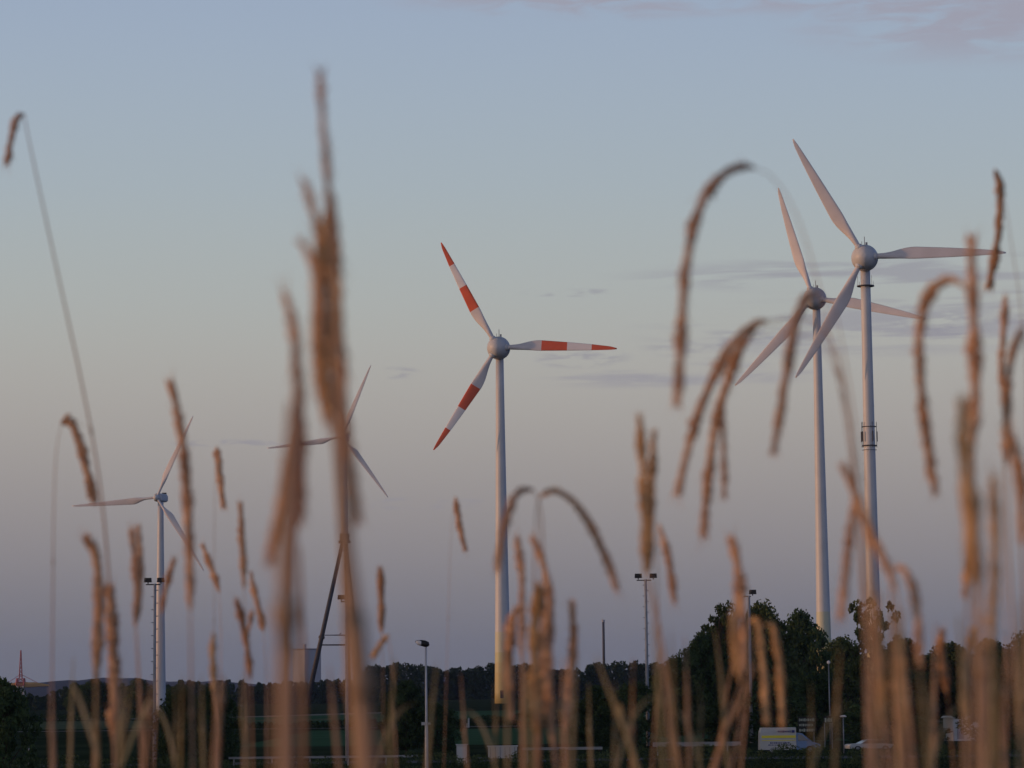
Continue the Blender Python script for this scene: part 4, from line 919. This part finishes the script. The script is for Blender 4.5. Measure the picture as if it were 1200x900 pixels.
for px, d, lf, lab in [
 (205, 1.9, [(206, 905), (200, 868), (190, 838), (176, 820)], 'stalk with a dry leaf drooping left, beside the small turbine foot'),
 (430, 1.7, [(440, 905), (452, 862), (470, 832), (492, 822)], 'stalk with a dry leaf bending right towards the street lamp'),
 (580, 1.8, [(582, 905), (570, 862), (556, 838), (540, 830)], 'stalk with a dry leaf bending left under the red banded turbine'),
 (720, 1.6, [(722, 905), (734, 860), (752, 826), (774, 812)], 'stalk with a dry leaf crossing the foot of the middle floodlight mast'),
 (820, 1.7, [(822, 905), (812, 866), (798, 838), (780, 826)], 'stalk with a dry leaf bending left before the big trees'),
 (950, 1.6, [(952, 905), (962, 868), (978, 838), (998, 826)], 'stalk with a dry leaf bending right over the lettered sign'),
 (1090, 1.5, [(1092, 905), (1102, 862), (1120, 830), (1142, 822)], 'stalk with a dry leaf bending right over the white hut'),
]:
    rye(lab, d, None, 0, [(px, 800), (px + 1, 860), (px, 905)], 1.6, green=True, leaf=lf)
# bare stalks, no ear in view
bare = [
 (60, 800, 1.6, 'bare straw stalk at lower left, nearest the small lamp beside the corner tree'),
 (86, 770, 2, 'bare straw stalk right of the farthest left one, over the dark field'),
 (152, 800, 1.5, 'bare straw stalk left of the foot of the small turbine'),
 (178, 795, 1.4, 'bare straw stalk covering the pole of the leftmost floodlight mast'),
 (214, 790, 1.8, 'bare straw stalk over the dark bush-like tree right of the leftmost mast'),
 (236, 790, 1.8, 'bare straw stalk between the two low dark trees at lower left'),
 (258, 800, 1.2, 'bare straw stalk over the low dark tree at the edge of the mown field'),
 (283, 790, 1.6, 'bare straw stalk over the left end of the long white crash barrier'),
 (330, 720, 2, 'bare straw stalk just left of the very near stalk beside the tripod turbine'),
 (386, 780, 1.5, 'bare straw stalk between the tripod turbine legs, below the braces'),
 (463, 770, 1.8, 'bare straw stalk over the dark tree left of the street lamp'),
 (512, 775, 1.7, 'bare straw stalk immediately right of the street lamp pole'),
 (540, 790, 2.2, 'bare straw stalk over the small white cabinet in the hedge'),
 (595, 760, 1.6, 'bare straw stalk over the pale box trailer'),
 (617, 780, 1.3, 'bare straw stalk just right of the lit foot of the red banded turbine'),
 (660, 770, 1.5, 'bare straw stalk over the middle of the white rail, left of its twin'),
 (676, 770, 1.6, 'bare straw stalk over the right part of the white rail'),
 (690, 800, 2.1, 'bare straw stalk at the right end of the white rail, below the chimney'),
 (742, 770, 1.7, 'bare straw stalk left of the middle floodlight mast pole'),
 (764, 730, 1.4, 'bare straw stalk directly right of the middle floodlight mast pole'),
 (786, 740, 1.3, 'bare straw stalk over the left end of the grey rail'),
 (802, 745, 1.7, 'bare straw stalk over the middle of the grey rail'),
 (838, 740, 1.8, 'bare straw stalk over the right half of the grey rail'),
 (985, 760, 1.4, 'bare straw stalk beside the low flat-headed lamp near the pale car'),
 (1012, 760, 1.7, 'bare straw stalk crossing the pale parked car'),
 (1028, 700, 1, 'bare straw stalk left of the blurred ears at the foot of the tallest turbine'),
 (1040, 720, 1.1, 'bare straw stalk between the blurred ears at the foot of the tallest turbine'),
 (1048, 720, 1.1, 'bare straw stalk behind the blurred ears at the foot of the tallest turbine'),
 (1060, 740, 1.3, 'bare straw stalk right of the blurred ears at the foot of the tallest turbine'),
 (1076, 770, 1.2, 'bare straw stalk over the dark shrubby tree left of the white hut'),
 (1096, 730, 1.6, 'bare straw stalk left of the white hut, close to its wall'),
 (1122, 720, 1.3, 'bare straw stalk crossing the white hut'),
 (1144, 680, 0.95, 'bare straw stalk at the heart of the stout sheaf, lower one'),
 (1148, 600, 1, 'bare straw stalk at the heart of the stout sheaf, reaching highest'),
 (1158, 700, 1.15, 'bare straw stalk on the right side of the stout sheaf'),
 (1172, 660, 1.2, 'bare straw stalk in the gap right of the stout sheaf'),
 (1184, 740, 1.2, 'bare straw stalk over the low tree at the lower right'),
 (1196, 700, 1.3, 'bare straw stalk nearest the right edge of the view'),
]
for i, (px, top, d, lab) in enumerate(bare):
    g = i % 3 != 0; lean = rnd.uniform(-26, 26)
    rye(lab, d, None, 0, [(px, top), (px + lean * .3, top + 60), (px + lean * .6, 905)], rnd.uniform(1.9, 3.0), green=g and d > 1.01, group='bare straw stalks at the bottom edge')
